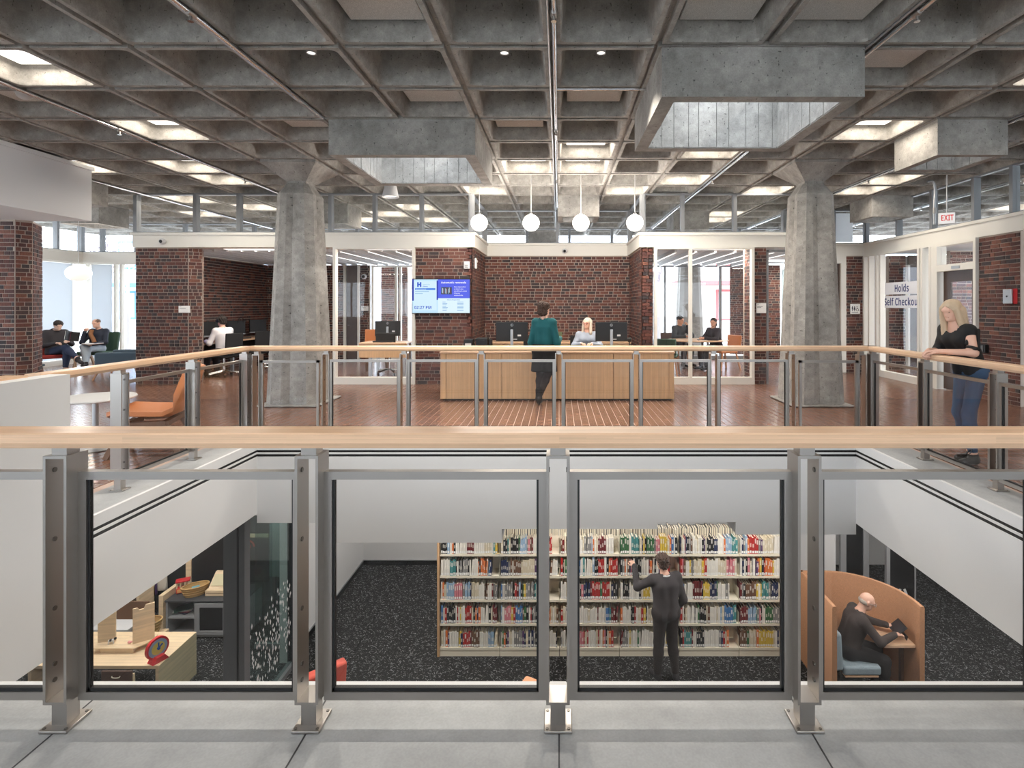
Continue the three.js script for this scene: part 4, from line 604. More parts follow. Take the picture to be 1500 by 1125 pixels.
// ---------------------------------------------------------------- computer alcove
{
  const t = thing('computer_bench', 'long maple computer bench along the alcove brick wall', 'desk', -8.4, 0, 11.75);
  obj('worktop', rb(0.06, 0.66, 0.7, 0.74, -4.1, 0, 0.008), MAT.maple, t); for (const z of [-0.1, -1.4, -2.7, -4.0]) obj('leg', bx(0.5, 0.56, 0, 0.7, z - 0.03, z + 0.03), MAT.alu, t); obj('modesty_panel', bx(0.08, 0.1, 0.25, 0.7, -4.05, -0.05), MAT.blackMatte, t);
  const purple = mat(40, 30, 60, 0.3, { emissive: col(112, 96, 235), emissiveIntensity: 1.1 });
  [11.95, 12.75, 13.65, 14.65].forEach((d, k) => monitor(['lit purple screen in front of the man in the white shirt', 'dark alcove monitor with a headset, behind the man in white', 'dark alcove monitor with a headset hung on its corner', 'dark alcove monitor beside the concrete column'][k], -8.08, 0.74, d, Math.PI / 2 - 0.45, 0.48, 0.32, { lit: k === 0 ? purple : undefined, bar: true, headset: k === 1 || k === 2 }));
  [11.95, 12.75, 13.65].forEach((d, k) => { const kb = thing('keyboard', ['keyboard under the hands of the man in white', 'keyboard before the second alcove monitor', 'keyboard before the third alcove monitor'][k], 'keyboard', -7.86, 0.74, d, Math.PI / 2); obj('body', rb(-0.2, 0.2, 0, 0.02, -0.06, 0.06, 0.005), MAT.black, kb); obj('key_bed', bx(-0.19, 0.19, 0.02, 0.024, -0.05, 0.05), MAT.darkGrey, kb); });
  officeChair('black office chair under the man in the white shirt', -7.4, 12.05, -Math.PI / 2 - 0.3); officeChair('empty black office chair beside the man in white', -7.3, 13.1, -Math.PI / 2 - 0.4); officeChair('empty black office chair nearer the concrete column', -7.3, 14.1, -Math.PI / 2 - 0.4);
  [[-6.4, 11.5, 'added fill light above the computer alcove'], [-3.5, 11.42, 'added fill light above the office'], [3.4, 11.42, 'added fill light above the meeting room'], [9.2, 10.4, 'added fill light above the checkout room'], [6.1, 14.6, 'added fill light above the restroom corridor']].forEach(([x, d, label]) => { const q = thing('added_fill_light', label, 'ceiling light', x, BB + 0.011, d); obj('diffuser', rb(-0.6, 0.6, 0, 0.04, -0.12, 0.12, 0.01), MAT.diffuser, q); obj('housing', bx(-0.62, 0.62, 0.04, 0.048, -0.14, 0.14), MAT.white, q); const l = new THREE.RectAreaLight(0xfff4e4, ROOM_FILL * 2, 1.2, 0.24); l.position.set(0, -0.012, 0); l.rotation.x = -Math.PI / 2; l.castShadow = true; q.add(l); });  // fill lights added to brighten the dark alcove and rooms, not real fixtures
}
// ---------------------------------------------------------------- office behind the glass
{
  const t = thing('office_desk', 'maple desk with tan panel inside the glazed office', 'desk', U(562, 12.0), 0, 12.0);
  obj('worktop', rb(-0.55, 0.5, 0.72, 0.75, -0.7, 0, 0.006, 1), MAT.maple, t); obj('front_panel', rb(-0.55, 0.5, 0.42, 0.72, -0.04, -0.015, 0.004, 1), MAT.mapleV, t); for (const [a, b] of [[-0.32, -0.08], [0.42, -0.08], [-0.32, -0.6], [0.42, -0.6]]) obj('leg', bx(a - 0.03, a + 0.03, 0, 0.72, b - 0.03, b + 0.03), MAT.alu, t);
  monitor('black monitor seen from behind inside the glazed office', U(567, 12.3), 0.75, 12.35, Math.PI + 0.1, 0.56, 0.34, { back: true });
  officeChair('office chair with chrome star base under the office desk', U(569, 12.3), 12.4, Math.PI);
  const c = thing('side_chair', 'tan upholstered chair behind the office desk', 'chair', U(550, 13.2), 0, 13.3, 0.4); obj('backrest', rb(-0.26, 0.26, 0.45, 0.98, -0.28, -0.2, 0.03), tan, c); obj('seat', rb(-0.26, 0.26, 0.4, 0.48, -0.25, 0.25, 0.03), tan, c); for (const [a, b] of [[1, 1], [1, -1], [-1, 1], [-1, -1]]) obj('leg', beam([a * 0.24, 0, b * 0.24], [a * 0.22, 0.4, b * 0.22], 0.035, 0.035), MAT.walnut, c);
  const k = thing('keyboard', 'keyboard and papers on the glazed office desk', 'keyboard', U(563, 12.1), 0.75, 12.12); obj('body', rb(-0.25, 0.2, 0, 0.03, -0.08, 0.06, 0.006), MAT.black, k); obj('key_bed', bx(-0.22, 0.17, 0.03, 0.034, -0.06, 0.04), MAT.darkGrey, k);
}
// ---------------------------------------------------------------- meeting room
{
  const t = thing('meeting_table', 'rounded pale table in the meeting room', 'table', U(1022, 13.3), 0, 13.4); obj('top', lathe([[0, 0.7], [0.72, 0.7], [0.74, 0.715], [0.72, 0.73], [0, 0.73]], 40).scale(1.05, 1, 0.8), MAT.maple, t); for (const [a, b] of [[0.2, 0.25], [-0.2, 0.25], [0.2, -0.25], [-0.2, -0.25]]) obj('leg', rod([a * 1.3, 0, b * 1.3], [a, 0.7, b], 0.03), MAT.grey, t);
  const chair = (label, x, d, turn, m) => { const c = thing('meeting_chair', label, 'chair', x, 0, d, turn); obj('seat', rb(-0.25, 0.25, 0.41, 0.47, -0.23, 0.25, 0.025), m, c); obj('backrest', rb(-0.25, 0.25, 0.5, 0.86, -0.29, -0.24, 0.03).rotateX(-0.08), m, c); for (const [a, b] of [[1, 1], [1, -1], [-1, 1], [-1, -1]]) obj('leg', beam([a * 0.27, 0, b * 0.29], [a * 0.21, 0.42, b * 0.2], 0.035, 0.035), mat(178, 128, 92, 0.5), c); return c; };
  chair('dark green meeting chair with its back to the service desk', U(976, 12.3), 12.3, Math.PI - 0.3, greenFab); chair('tan wooden chair under the woman in the meeting room', U(1060, 13.4), 13.4, -1.2, tan); chair('meeting room chair under the man in dark clothes', U(990, 14.3), 14.4, 0.3, mat(90, 70, 62, 0.6));
  const n = thing('notebook', 'closed notebook on the meeting room table', 'notebook', U(1030, 13.2), 0.73, 13.2); obj('cover', rb(-0.13, 0.13, 0, 0.012, -0.09, 0.09, 0.004), MAT.darkGrey, n); obj('pages', bx(-0.12, 0.125, 0.002, 0.01, 0.085, 0.0925), MAT.white, n);
}
// ---------------------------------------------------------------- outside: houses, tree
function house(label, x0, x1, d, h, wall, trimM, rows) {
  const t = thing('house', label, 'house', x0, -0.2, d); const w = x1 - x0;
  obj('wall', bx(0, w, 0, h, -6, 0), wall, t); const roof = prism([[-0.4, 0], [w + 0.4, 0], [w / 2, w * 0.32]], 6.4).translate(0, h, -6.2); obj('roof', roof, mat(150, 152, 156, 0.9), t);
  obj('porch_roof', bx(0.2, w - 0.2, 2.9, 3.1, 0, 1.2), trimM, t);
  for (const y of rows) for (let k = 0; k < Math.max(2, Math.floor(w / 2.1)); k++) { const a = 0.6 + k * 2.1; const f = obj('window_frame', [bx(a, a + 1.15, y, y + 1.75, 0, 0.08)], trimM, t); obj('sash', bx(a + 0.12, a + 1.03, y + 0.12, y + 1.63, 0.08, 0.11), MAT.white, f); obj('pane', [bx(a + 0.17, a + 0.98, y + 0.17, y + 0.84, 0.11, 0.12), bx(a + 0.17, a + 0.98, y + 0.9, y + 1.58, 0.11, 0.12)], mat(196, 212, 226, 0.15), f); }
}
const sunny = mat(232, 230, 226, 0.9);
house('pale clapboard house with red window trim seen through the meeting room', 6.2, 12.2, 31, 7.5, sunny, mat(190, 110, 112, 0.8), [0.9, 4.0]);
house('white gabled house behind the bare tree outside the meeting room', -0.5, 5.2, 36, 6.2, mat(226, 230, 236, 0.9), mat(150, 140, 160, 0.8), [0.9, 3.8]);
house('white house across the street seen through the office', -13, -6, 32, 7, mat(230, 233, 238, 0.9), mat(190, 198, 214, 0.8), [0.9, 4.0]);
house('blue-shuttered pale building outside the lounge corner', -28, -18.5, 34, 8, mat(214, 226, 240, 0.9), mat(90, 140, 190, 0.8), [0.9, 4.0]);
function tree(label, x, d, h) {
  const t = thing('bare_tree', label, 'tree', x, -0.2, d); const br = []; const grow = (p, dir, len, r, lv) => { const e = [p[0] + dir[0] * len, p[1] + dir[1] * len, p[2] + dir[2] * len]; br.push(rod(p, e, r, r * 0.65, 5)); if (lv) for (let k = 0; k < 4; k++) grow([p[0] + (e[0] - p[0]) * rr(0.5, 1), p[1] + (e[1] - p[1]) * rr(0.5, 1), p[2] + (e[2] - p[2]) * rr(0.5, 1)], (() => { const v = V3(dir[0] + rr(-0.9, 0.9), dir[1] + rr(-0.3, 0.5), dir[2] + rr(-0.9, 0.9)).normalize(); return [v.x, v.y, v.z]; })(), len * rr(0.55, 0.75), r * 0.55, lv - 1); };
  obj('trunk', rod([0, 0, 0], [0, h * 0.3, 0], 0.12, 0.08, 8), mat(150, 144, 146, 0.9), t); grow([0, h * 0.28, 0], [0, 1, 0], h * 0.3, 0.075, 4); obj('branches', br, mat(158, 150, 156, 0.9), t).userData.kind = 'stuff';
}
tree('bare tree outside the meeting room window', 4.2, 23, 5.5); tree('bare tree outside the office window', -6.4, 24, 6); tree('pale bare tree outside the lounge window', -15.8, 20, 5);

// ---------------------------------------------------------------- lower floor: bookcase and books
const BC = 8.2, bookX0 = U(641, BC), BAY = 0.9, SH = [-2.166, -2.494, -2.853, -3.21, -3.57];
{
  const t = thing('bookcase', 'long cream double-sided bookcase of six bays with maple end panel', 'bookcase', bookX0, LF, BC);
  const Y = (y) => y - LF;
  obj('end_panel', rb(-0.005, 0.03, 0, Y(-1.86), -0.56, 0.015, 0.004, 1), MAT.mapleV, t);
  for (let k = 0; k <= 6; k++) obj('upright', bx(0.03 + k * BAY - 0.012, 0.03 + k * BAY + 0.012, 0, Y(-1.9), -0.3, -0.25), MAT.cream, t);
  for (let k = 0; k < 6; k++) {
    const a = 0.03 + k * BAY + 0.004, b = a + BAY - 0.008;
    for (const y of SH) { const s = obj('shelf', [bx(a, b, Y(y) - 0.022, Y(y), -0.25, 0), bx(a, b, Y(y) - 0.03, Y(y) - 0.0, -0.004, 0.002)], MAT.cream, t); obj('bracket', [bx(a, a + 0.004, Y(y), Y(y) + 0.15, -0.25, -0.04), bx(b - 0.004, b, Y(y), Y(y) + 0.15, -0.25, -0.04)], MAT.cream, s); }
    obj('back_panel', bx(a, b, Y(-3.57), Y(-2.0), -0.272, -0.262), MAT.cream, t);
    obj('base', bx(a, b, 0.0, Y(SH[4]) - 0.022, -0.54, -0.006), MAT.cream, t);
    obj('far_shelf', bx(a, b, Y(SH[0]) - 0.022, Y(SH[0]), -0.54, -0.3), MAT.cream, t);
  }
}
{
  const covers = { red: [178, 42, 40], 'dark red': [112, 34, 38], black: [30, 29, 32], 'navy blue': [38, 48, 84], 'bright blue': [70, 120, 176], 'pale blue': [150, 178, 204], green: [60, 110, 70], teal: [70, 140, 140], yellow: [222, 190, 70], orange: [222, 120, 60], white: [232, 228, 218], cream: [218, 206, 180], grey: [140, 138, 136], brown: [112, 80, 60], purple: [92, 62, 104], pink: [214, 130, 140] };
  const names = Object.keys(covers), weights = [7, 7, 14, 6, 4, 5, 3, 3, 4, 5, 30, 16, 8, 6, 2, 3], tot = weights.reduce((a, b) => a + b);
  const page = col(232, 222, 200), lab = col(240, 240, 236), bookMat = new THREE.MeshStandardMaterial({ vertexColors: true, roughness: 0.6 });
  const geos = {};
  for (const n of names) for (const q of [0, 1]) { // unit book: width 1 (x), height 1 (y), depth 1 behind the spine
    const c = col(...covers[n]), c2 = q ? c.clone().lerp(col(235, 230, 220), 0.7) : c;
    geos[n + q] = mergeGeometries([tint(bx(-0.47, -0.4, 0, 1, -1, -0.02), c), tint(bx(0.4, 0.47, 0, 1, -1, -0.02), c), tint(bx(-0.47, 0.47, 0, 1, -0.03, 0), c), tint(bx(-0.4, 0.4, 0.02, 0.965, -0.97, -0.03), page), tint(bx(-0.4, 0.4, 0.05, 0.19, 0, 0.004), lab), tint(bx(-0.3, 0.3, 0.4 + 0.2 * q, 0.62 + 0.26 * q, 0, 0.004), q ? c2 : c.clone().lerp(col(255, 250, 235), 0.45))].map((g) => boxUV(clean(g))));
  }
  const choose = () => { let r = rnd() * tot; for (let k = 0; k < names.length; k++) if ((r -= weights[k]) < 0) return names[k]; return 'white'; };
  const all = [];
  SH.forEach((y, r) => {
    for (let k = 0; k < 6; k++) {
      let x = bookX0 + 0.03 + k * BAY + 0.02; const end = bookX0 + 0.03 + (k + 1) * BAY - 0.015 - (rnd() < 0.3 ? rr(0.06, 0.14) : 0.01), base = rr(0.225, 0.25); let run = choose(), left = 0;
      while (x < end - 0.02) { if (left-- <= 0) { run = choose(); left = rnd() < 0.25 ? 3 : 0; } const w = rr(0.014, 0.036), h = base + rr(-0.025, 0.03), dp = rr(0.13, 0.165); all.push({ n: run, q: rnd() < 0.5 ? 0 : 1, x: x + w / 2, y, w, h, dp, d: BC + rr(0.006, 0.02), lean: rnd() < 0.04 ? -0.08 : 0 }); x += w + 0.0015; }
    }
  });
  const size = (b) => b.w * b.h * (b.y > -2.2 ? 0.7 : 1);
  all.sort((a, b) => size(b) - size(a));
  const rest = [], Q = new THREE.Quaternion(), E = new THREE.Euler();
  all.forEach((b, i) => {
    if (i < 300) { const m = new THREE.Mesh(geos[b.n + b.q], bookMat); m.name = numbered('library_book'); m.position.set(b.x, b.y + 0.0005, -b.d); m.scale.set(b.w, b.h, b.dp); m.rotation.z = b.lean; m.castShadow = m.receiveShadow = true; scene.add(m); tag(m, `library book with ${b.n} ${b.q ? 'spine and pale title band' : 'spine'} standing in the long cream bookcase`, 'book', `${b.n} books ${b.q ? 'with pale band ' : ''}in the long bookcase`); }
    else rest.push(geos[b.n + b.q].clone().applyMatrix4(new THREE.Matrix4().compose(V3(b.x, b.y + 0.0005, -b.d), Q.setFromEuler(E.set(0, 0, b.lean)), V3(b.w, b.h, b.dp))));
  });
  for (let x = bookX0 + 0.05; x < bookX0 + 5.4;) { const w = rr(0.02, 0.045); rest.push(geos[pick(['grey', 'grey', 'brown', 'black']) + '0'].clone().scale(w, rr(0.22, 0.27), 0.15).rotateY(Math.PI).translate(x, SH[0] + 0.0005, -BC - 0.53)); x += w + 0.002; }
  const m = new THREE.Mesh(mergeGeometries(rest), bookMat); m.name = 'library_books'; m.castShadow = m.receiveShadow = true; scene.add(m); tag(m, 'remaining closely packed library books filling the long cream bookcase', 'books', null, 'stuff');
}
// ---------------------------------------------------------------- reading booth
{
  const t = thing('reading_booth', 'curved orange-brown felt reading booth with maple desk', 'booth', 0, LF, 0);
  const felt = mat(214, 158, 118, 0.95, { map: fabricTex }), h = 1.3, cxx = 3.95, cdd = 7.33, R = 0.87, th = 0.065;
  const path = [[3.6, 7.2], [3.6, 7.6], [3.6, 8.2], [3.95, 8.2]]; for (let k = 1; k <= 12; k++) { const a = Math.PI / 2 - k / 12 * Math.PI / 2; path.push([cxx + R * Math.cos(a), cdd + R * Math.sin(a)]); } path.push([4.82, 7.2]);
  const wall = (pts, name) => { const rings = pts.map((p, k) => { const a = pts[Math.max(0, k - 1)], b = pts[Math.min(pts.length - 1, k + 1)], L = Math.hypot(b[0] - a[0], b[1] - a[1]), nx = -(b[1] - a[1]) / L, nd = (b[0] - a[0]) / L; const I = [p[0] - nx * th, p[1] - nd * th]; return [[p[0], 0, -p[1]], [p[0], h - 0.02, -p[1]], [p[0] - nx * 0.012, h, -(p[1] - nd * 0.012)], [I[0] + nx * 0.012, h, -(I[1] + nd * 0.012)], [I[0], h - 0.02, -I[1]], [I[0], 0, -I[1]]]; }); obj(name, toCreasedNormals(loftRings(rings), 0.7), felt, t); };
  wall(path.slice(0, 3), 'side_screen'); wall(path.slice(2, 5), 'back_screen'); wall(path.slice(4), 'curved_screen');
  const top = [[4.34, 7.28], [4.745, 7.28]]; for (let k = 0; k <= 10; k++) { const a = k / 10 * 0.93; top.push([cxx + 0.8 * Math.cos(a), cdd + 0.8 * Math.sin(a)]); } top.push([4.3, 8.0], [4.27, 7.6]);
  obj('desk_top', prism(top, 0.03, 0.004).rotateX(-Math.PI / 2).translate(0, 0.71, 0), MAT.maple, t); obj('desk_bracket', [bd(4.38, 4.44, 0.66, 0.71, 7.4, 7.46), bd(4.7, 4.76, 0, 0.71, 7.5, 7.56)], MAT.walnut, t);
  const sk = thing('desk_socket', 'grey power socket set into the booth desk', 'socket', 4.5, LF + 0.745, 7.94, 0.7); obj('plate', rb(-0.11, 0.11, 0, 0.006, -0.04, 0.04, 0.003, 1), MAT.grey, sk); obj('outlet', [bx(-0.08, -0.02, 0.006, 0.008, -0.025, 0.025), bx(0.02, 0.08, 0.006, 0.008, -0.025, 0.025)], MAT.darkGrey, sk);
  const c = thing('booth_seat', 'blue-grey upholstered seat inside the reading booth', 'chair', 3.92, LF, 7.5, Math.PI / 2); const gf = mat(172, 190, 200, 0.85, { map: fabricTex });
  obj('seat', rb(-0.3, 0.3, 0.38, 0.5, -0.16, 0.34, 0.035), gf, c); obj('backrest', rb(-0.3, 0.3, 0.45, 0.95, -0.25, -0.13, 0.04).rotateX(-0.06), gf, c); obj('wood_edge', bx(-0.29, 0.29, 0.36, 0.38, -0.14, 0.3), MAT.maple, c); obj('base', bx(-0.27, 0.27, 0, 0.36, -0.2, 0.1), MAT.blackMatte, c);
}
// ---------------------------------------------------------------- play area
{
  const t = thing('play_table', 'thick maple play table with solid panel ends', 'table', -5.19, LF, 7.08);
  obj('top', rb(-1.7, 0, 0.555, 0.6, -0.74, 0, 0.005, 1), MAT.plywood, t); obj('end_panel', rb(-0.045, 0, 0, 0.555, -0.74, 0, 0.004, 1), MAT.plywood, t); obj('end_panel', rb(-1.7, -1.655, 0, 0.555, -0.74, 0, 0.004, 1), MAT.plywood, t); obj('stretcher', bx(-1.65, -0.05, 0.3, 0.555, -0.42, -0.4), MAT.plywood, t);
  const brown = mat(86, 62, 52, 0.6);
  const ch = thing('child_chair', 'small brown child chair with handle slot at the play table', 'chair', U(176, 6.75), LF, 6.78, Math.PI); obj('seat', rb(-0.17, 0.17, 0.28, 0.31, -0.05, 0.3, 0.01), brown, ch); const bk = obj('backrest', rb(-0.19, 0.19, 0.46, 0.79, -0.09, -0.065, 0.01), brown, ch); obj('handle', tube([[-0.05, 0.735, -0.095], [-0.045, 0.72, -0.1], [0.045, 0.72, -0.1], [0.05, 0.735, -0.095]], 0.006), MAT.cream, bk); for (const [a, b] of [[1, -0.06], [-1, -0.06], [1, 0.28], [-1, 0.28]]) obj('leg', beam([a * 0.2, 0, b], [a * 0.18, b < 0 ? 0.74 : 0.3, b], 0.03, 0.03), MAT.plywood, ch);
  // wooden play stand
  const s = thing('play_stand', 'plywood toy barn stand with two upright panels on the play table', 'toy', U(170, 7.35), LF + 0.6, 7.42);
  obj('deck', [prism([[-0.32, -0.1], [0.26, -0.1], [0.36, 0.04], [0.36, 0.2], [-0.22, 0.2]], 0.014).rotateX(-Math.PI / 2).translate(0, 0.06, 0)], MAT.plywood, s); obj('runner', [bx(-0.2, 0.24, 0, 0.06, 0.07, 0.085), bx(0.2, 0.215, 0, 0.06, -0.15, 0.08), bx(-0.19, -0.175, 0, 0.06, -0.15, 0.08)], MAT.plywood, s);
  obj('upright_panel', prism([[0, 0], [0.24, 0], [0.24, 0.5], [0.14, 0.5], [0.12, 0.45], [0.07, 0.45], [0.05, 0.48], [0, 0.48]], 0.016).rotateY(0.6).translate(0.17, 0.07, 0.0), MAT.plywood, s); obj('upright_panel', prism([[0, 0], [0.22, 0], [0.22, 0.5], [0, 0.5]], 0.016).rotateY(0.15).translate(-0.33, 0.07, -0.04), MAT.plywood, s); obj('back_panel', bx(-0.2, 0.25, 0.3, 0.55, -0.2, -0.185), mat(110, 82, 62, 0.6), s);
  const cow = thing('toy_cow', 'tiny black and white toy cow on the plywood stand', 'toy', U(161, 7.4), LF + 0.675, 7.42, 0.5); obj('body', rb(-0.035, 0.035, 0.025, 0.06, -0.015, 0.015, 0.012), MAT.white, cow); obj('head', rb(0.03, 0.06, 0.045, 0.075, -0.012, 0.012, 0.008), MAT.black, cow); obj('patch', rb(-0.02, 0.01, 0.035, 0.062, -0.0165, 0.0165, 0.008), MAT.black, cow); for (const [a, b] of [[-0.028, -0.01], [-0.028, 0.01], [0.025, -0.01], [0.025, 0.01]]) obj('leg', rod([a, 0, b], [a, 0.03, b], 0.006, 0.006, 6), MAT.white, cow);
  const pig = thing('toy_pig', 'tiny pink toy pig on the plywood stand', 'toy', U(188, 7.4), LF + 0.675, 7.42); obj('body', ball(0, 0.022, 0, 0.02, 1.3, 0.9, 0.9, 10), mat(226, 150, 150, 0.5), pig); obj('head', ball(0.028, 0.026, 0, 0.012, 1, 1, 1, 8), mat(226, 150, 150, 0.5), pig);
  // toy clock
  const c = thing('toy_clock', 'red toy clock with yellow and blue dial on the play table', 'toy clock', U(226, 7.15), LF + 0.6, 7.2, 1.15); const red = mat(206, 36, 44, 0.4);
  obj('disc', rod([0, 0.16, -0.02], [0, 0.16, 0.02], 0.14, 0.14, 32), red, c); obj('dial', [rod([0, 0.16, 0.02], [0, 0.16, 0.024], 0.115, 0.115, 32)], mat(150, 164, 190, 0.5), c); obj('ring', rod([0, 0.16, 0.024], [0, 0.16, 0.027], 0.08, 0.08, 32), mat(220, 194, 96, 0.5), c); obj('hand', [beam([0, 0.16, 0.03], [0.05, 0.2, 0.03], 0.018, 0.01), beam([0, 0.16, 0.034], [0.0, 0.235, 0.034], 0.014, 0.008), rod([0, 0.16, 0.026], [0, 0.16, 0.045], 0.018)], mat(40, 84, 160, 0.4), c); obj('foot', prism([[-0.1, 0], [0.1, 0], [0.05, 0.07], [-0.05, 0.07]], 0.13).translate(0, 0, -0.04), red, c);
  // play kitchen
  const k = thing('play_kitchen', 'grey play kitchen unit with black oven window and maple side', 'play kitchen', -6.23, LF, 8.65);
  obj('counter', rb(-0.01, 1.25, 0.575, 0.6, -0.52, 0.02, 0.005, 1), MAT.darkGrey, k); obj('carcass', [bx(0, 0.03, 0, 0.575, -0.5, 0), bx(0.45, 0.48, 0, 0.575, -0.5, 0), bx(1.22, 1.25, 0, 0.575, -0.5, 0), bx(0, 1.25, 0.02, 0.05, -0.5, 0), bx(0, 1.25, 0.05, 0.575, -0.51, -0.48)], MAT.grey, k); obj('shelf', bx(0.03, 0.45, 0.3, 0.325, -0.48, -0.01), MAT.grey, k);
  const dr = obj('oven_door', [bx(0.48, 1.2, 0.07, 0.13, 0, 0.03), bx(0.48, 1.2, 0.5, 0.56, 0, 0.03), bx(0.48, 0.55, 0.13, 0.5, 0, 0.03), bx(0.92, 1.2, 0.13, 0.5, 0, 0.03)], MAT.grey, k); obj('window', bx(0.55, 0.92, 0.13, 0.5, 0.005, 0.015), MAT.black, dr);
  obj('side_panel', [bx(-0.09, -0.02, 0, 0.69, -0.52, 0.03)], MAT.plywood, k); obj('toe_kick', bx(0, 1.25, 0, 0.02, -0.45, -0.05), MAT.black, k);
  const cb = thing('chalkboard', 'black chalkboard in a maple frame above the play kitchen', 'chalkboard', -6.2, LF, 9.2); obj('board', bx(0.0, 1.3, 0.6, 1.9, -0.04, -0.02), MAT.black, cb); obj('frame', [bx(-0.09, 0.0, 0.55, 1.95, -0.06, 0.0), bx(0, 1.3, 1.36, 1.42, -0.02, 0.0)], MAT.plywood, cb);
  obj('chalk_drawing', [new THREE.TorusGeometry(0.06, 0.012, 6, 20).scale(1, 0.7, 0.3).translate(0.93, 1.2, -0.018), new THREE.TorusGeometry(0.1, 0.016, 6, 20, 2.4).scale(1, 1, 0.3).translate(0.95, 1.2, -0.018)], mat(190, 70, 56, 0.9), cb); obj('chalk_eye', [ball(0.93, 1.2, -0.018, 0.022, 1, 1, 0.2, 10), beam([0.8, 1.16, -0.018], [0.8, 1.22, -0.018], 0.012, 0.003)], mat(120, 170, 130, 0.9), cb);
  const bk2 = thing('magazine_stack', 'magazines on the open shelf of the play kitchen', 'magazines', U(268, 8.8), LF + 0.326, 8.85); [[0, [60, 60, 90]], [1, [120, 40, 60]], [2, [210, 210, 206]], [3, [40, 70, 60]]].forEach(([q, cc]) => obj('magazine', rb(-0.15, 0.12, q * 0.014, q * 0.014 + 0.012, -0.1, 0.09, 0.002, 1).rotateY(q * 0.35 - 0.4), mat(...cc, 0.4), bk2));
  const tr = thing('toy_tram', 'red and cream wooden toy tram on the play kitchen', 'toy', U(265, 8.85), LF + 0.6, 8.9, 0.5); obj('body', [rb(-0.09, 0.09, 0.01, 0.09, -0.05, 0.05, 0.006)], mat(206, 60, 48, 0.5), tr); obj('pillar', [-0.08, -0.03, 0.03, 0.08].flatMap((a) => [bx(a - 0.008, a + 0.008, 0.09, 0.18, 0.035, 0.048), bx(a - 0.008, a + 0.008, 0.09, 0.18, -0.048, -0.035)]), MAT.plywood, tr); obj('roof', rb(-0.1, 0.1, 0.18, 0.21, -0.06, 0.06, 0.01), mat(200, 34, 44, 0.4), tr); obj('panel', bx(-0.075, 0.075, 0.025, 0.075, 0.05, 0.053), mat(226, 170, 110, 0.5), tr);
  const wicker = mat(222, 180, 116, 0.8, { map: fabricTex });
  const basket = (label, x, y, d, r, h, sx) => { const b = thing('wicker_basket', label, 'basket', x, y, d, 0.6); obj('body', lathe([[0, 0.005], [r * 0.72, 0.005], [r * 0.74, 0], [r, h], [r * 0.96, h], [r * 0.7, 0.02], [0, 0.02]], 32).scale(sx, 1, 0.8), wicker, b); const rim = new THREE.TorusGeometry(r * 0.985, 0.012, 8, 40).rotateX(Math.PI / 2).translate(0, h, 0).scale(sx, 1, 0.8); obj('rim', rim, wicker, b); obj('weave_band', [0.3, 0.55, 0.8].map((f) => new THREE.TorusGeometry(r * (0.74 + 0.26 * f) + 0.004, 0.007, 6, 36).rotateX(Math.PI / 2).translate(0, h * f, 0).scale(sx, 1, 0.8)), wicker, b); return b; };
  const b1 = basket('oval wicker basket on the play kitchen counter', U(285, 8.8), LF + 0.6, 8.82, 0.14, 0.15, 1.35); obj('contents', [rb(-0.05, 0.06, 0.06, 0.13, -0.04, 0.05, 0.01)], mat(110, 160, 170, 0.6), b1);
  const b2 = basket('round wicker basket of purple toys behind the play table', U(214, 8.2), LF + 0.3, 8.25, 0.17, 0.2, 1); obj('contents', [ball(0, 0.14, 0, 0.06, 1.4, 0.8, 1, 10), ball(0.06, 0.15, 0.04, 0.04, 1, 1, 1, 10)], mat(88, 60, 140, 0.6), b2);
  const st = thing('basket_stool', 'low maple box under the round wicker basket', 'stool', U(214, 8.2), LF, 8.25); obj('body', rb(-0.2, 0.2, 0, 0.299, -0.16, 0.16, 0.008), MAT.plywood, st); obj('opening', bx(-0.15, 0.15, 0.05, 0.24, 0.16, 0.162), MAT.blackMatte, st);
  const rg = thing('toy_register', 'wooden toy cash register with sloped panel on the play kitchen', 'toy', U(322, 8.85), LF + 0.6, 8.92); obj('base', rb(-0.19, 0.2, 0, 0.09, -0.12, 0.15, 0.006), MAT.plywood, rg); obj('face', prism([[0.1, 0.09], [-0.1, 0.28], [-0.14, 0.28], [-0.14, 0.09]], 0.34).rotateY(-Math.PI / 2).translate(0.17, 0, 0), MAT.plywood, rg); obj('keypad', bx(-0.15, 0.15, -0.09, 0.09, 0, 0.006).rotateX(-0.81).translate(0, 0.19, 0.005), mat(206, 196, 160, 0.7), rg); obj('drawer_line', bx(-0.17, 0.18, 0.044, 0.05, 0.15, 0.152), MAT.walnut, rg);
  // hanging dress-up clothes on pegs
  const pegs = thing('peg_rail', 'maple peg rail with mirror above the play table', 'peg rail', U(232, 9), LF + 0.82, 9.4); obj('rail', rb(-0.62, 0.1, 0.02, 0.1, -0.04, 0, 0.006), MAT.plywood, pegs); obj('peg', [rod([-0.3, 0.06, 0], [-0.3, 0.07, 0.1], 0.014), rod([-0.08, 0.06, 0], [-0.08, 0.07, 0.1], 0.014), rod([0.03, 0.06, 0], [0.03, 0.07, 0.1], 0.014)], MAT.plywood, pegs); obj('ring', new THREE.TorusGeometry(0.09, 0.018, 8, 24).translate(0.13, 0.3, 0.02), MAT.white, pegs); obj('back_board', bx(-0.9, 0.2, -0.8, 1.0, -0.06, -0.045), MAT.blackMatte, pegs);
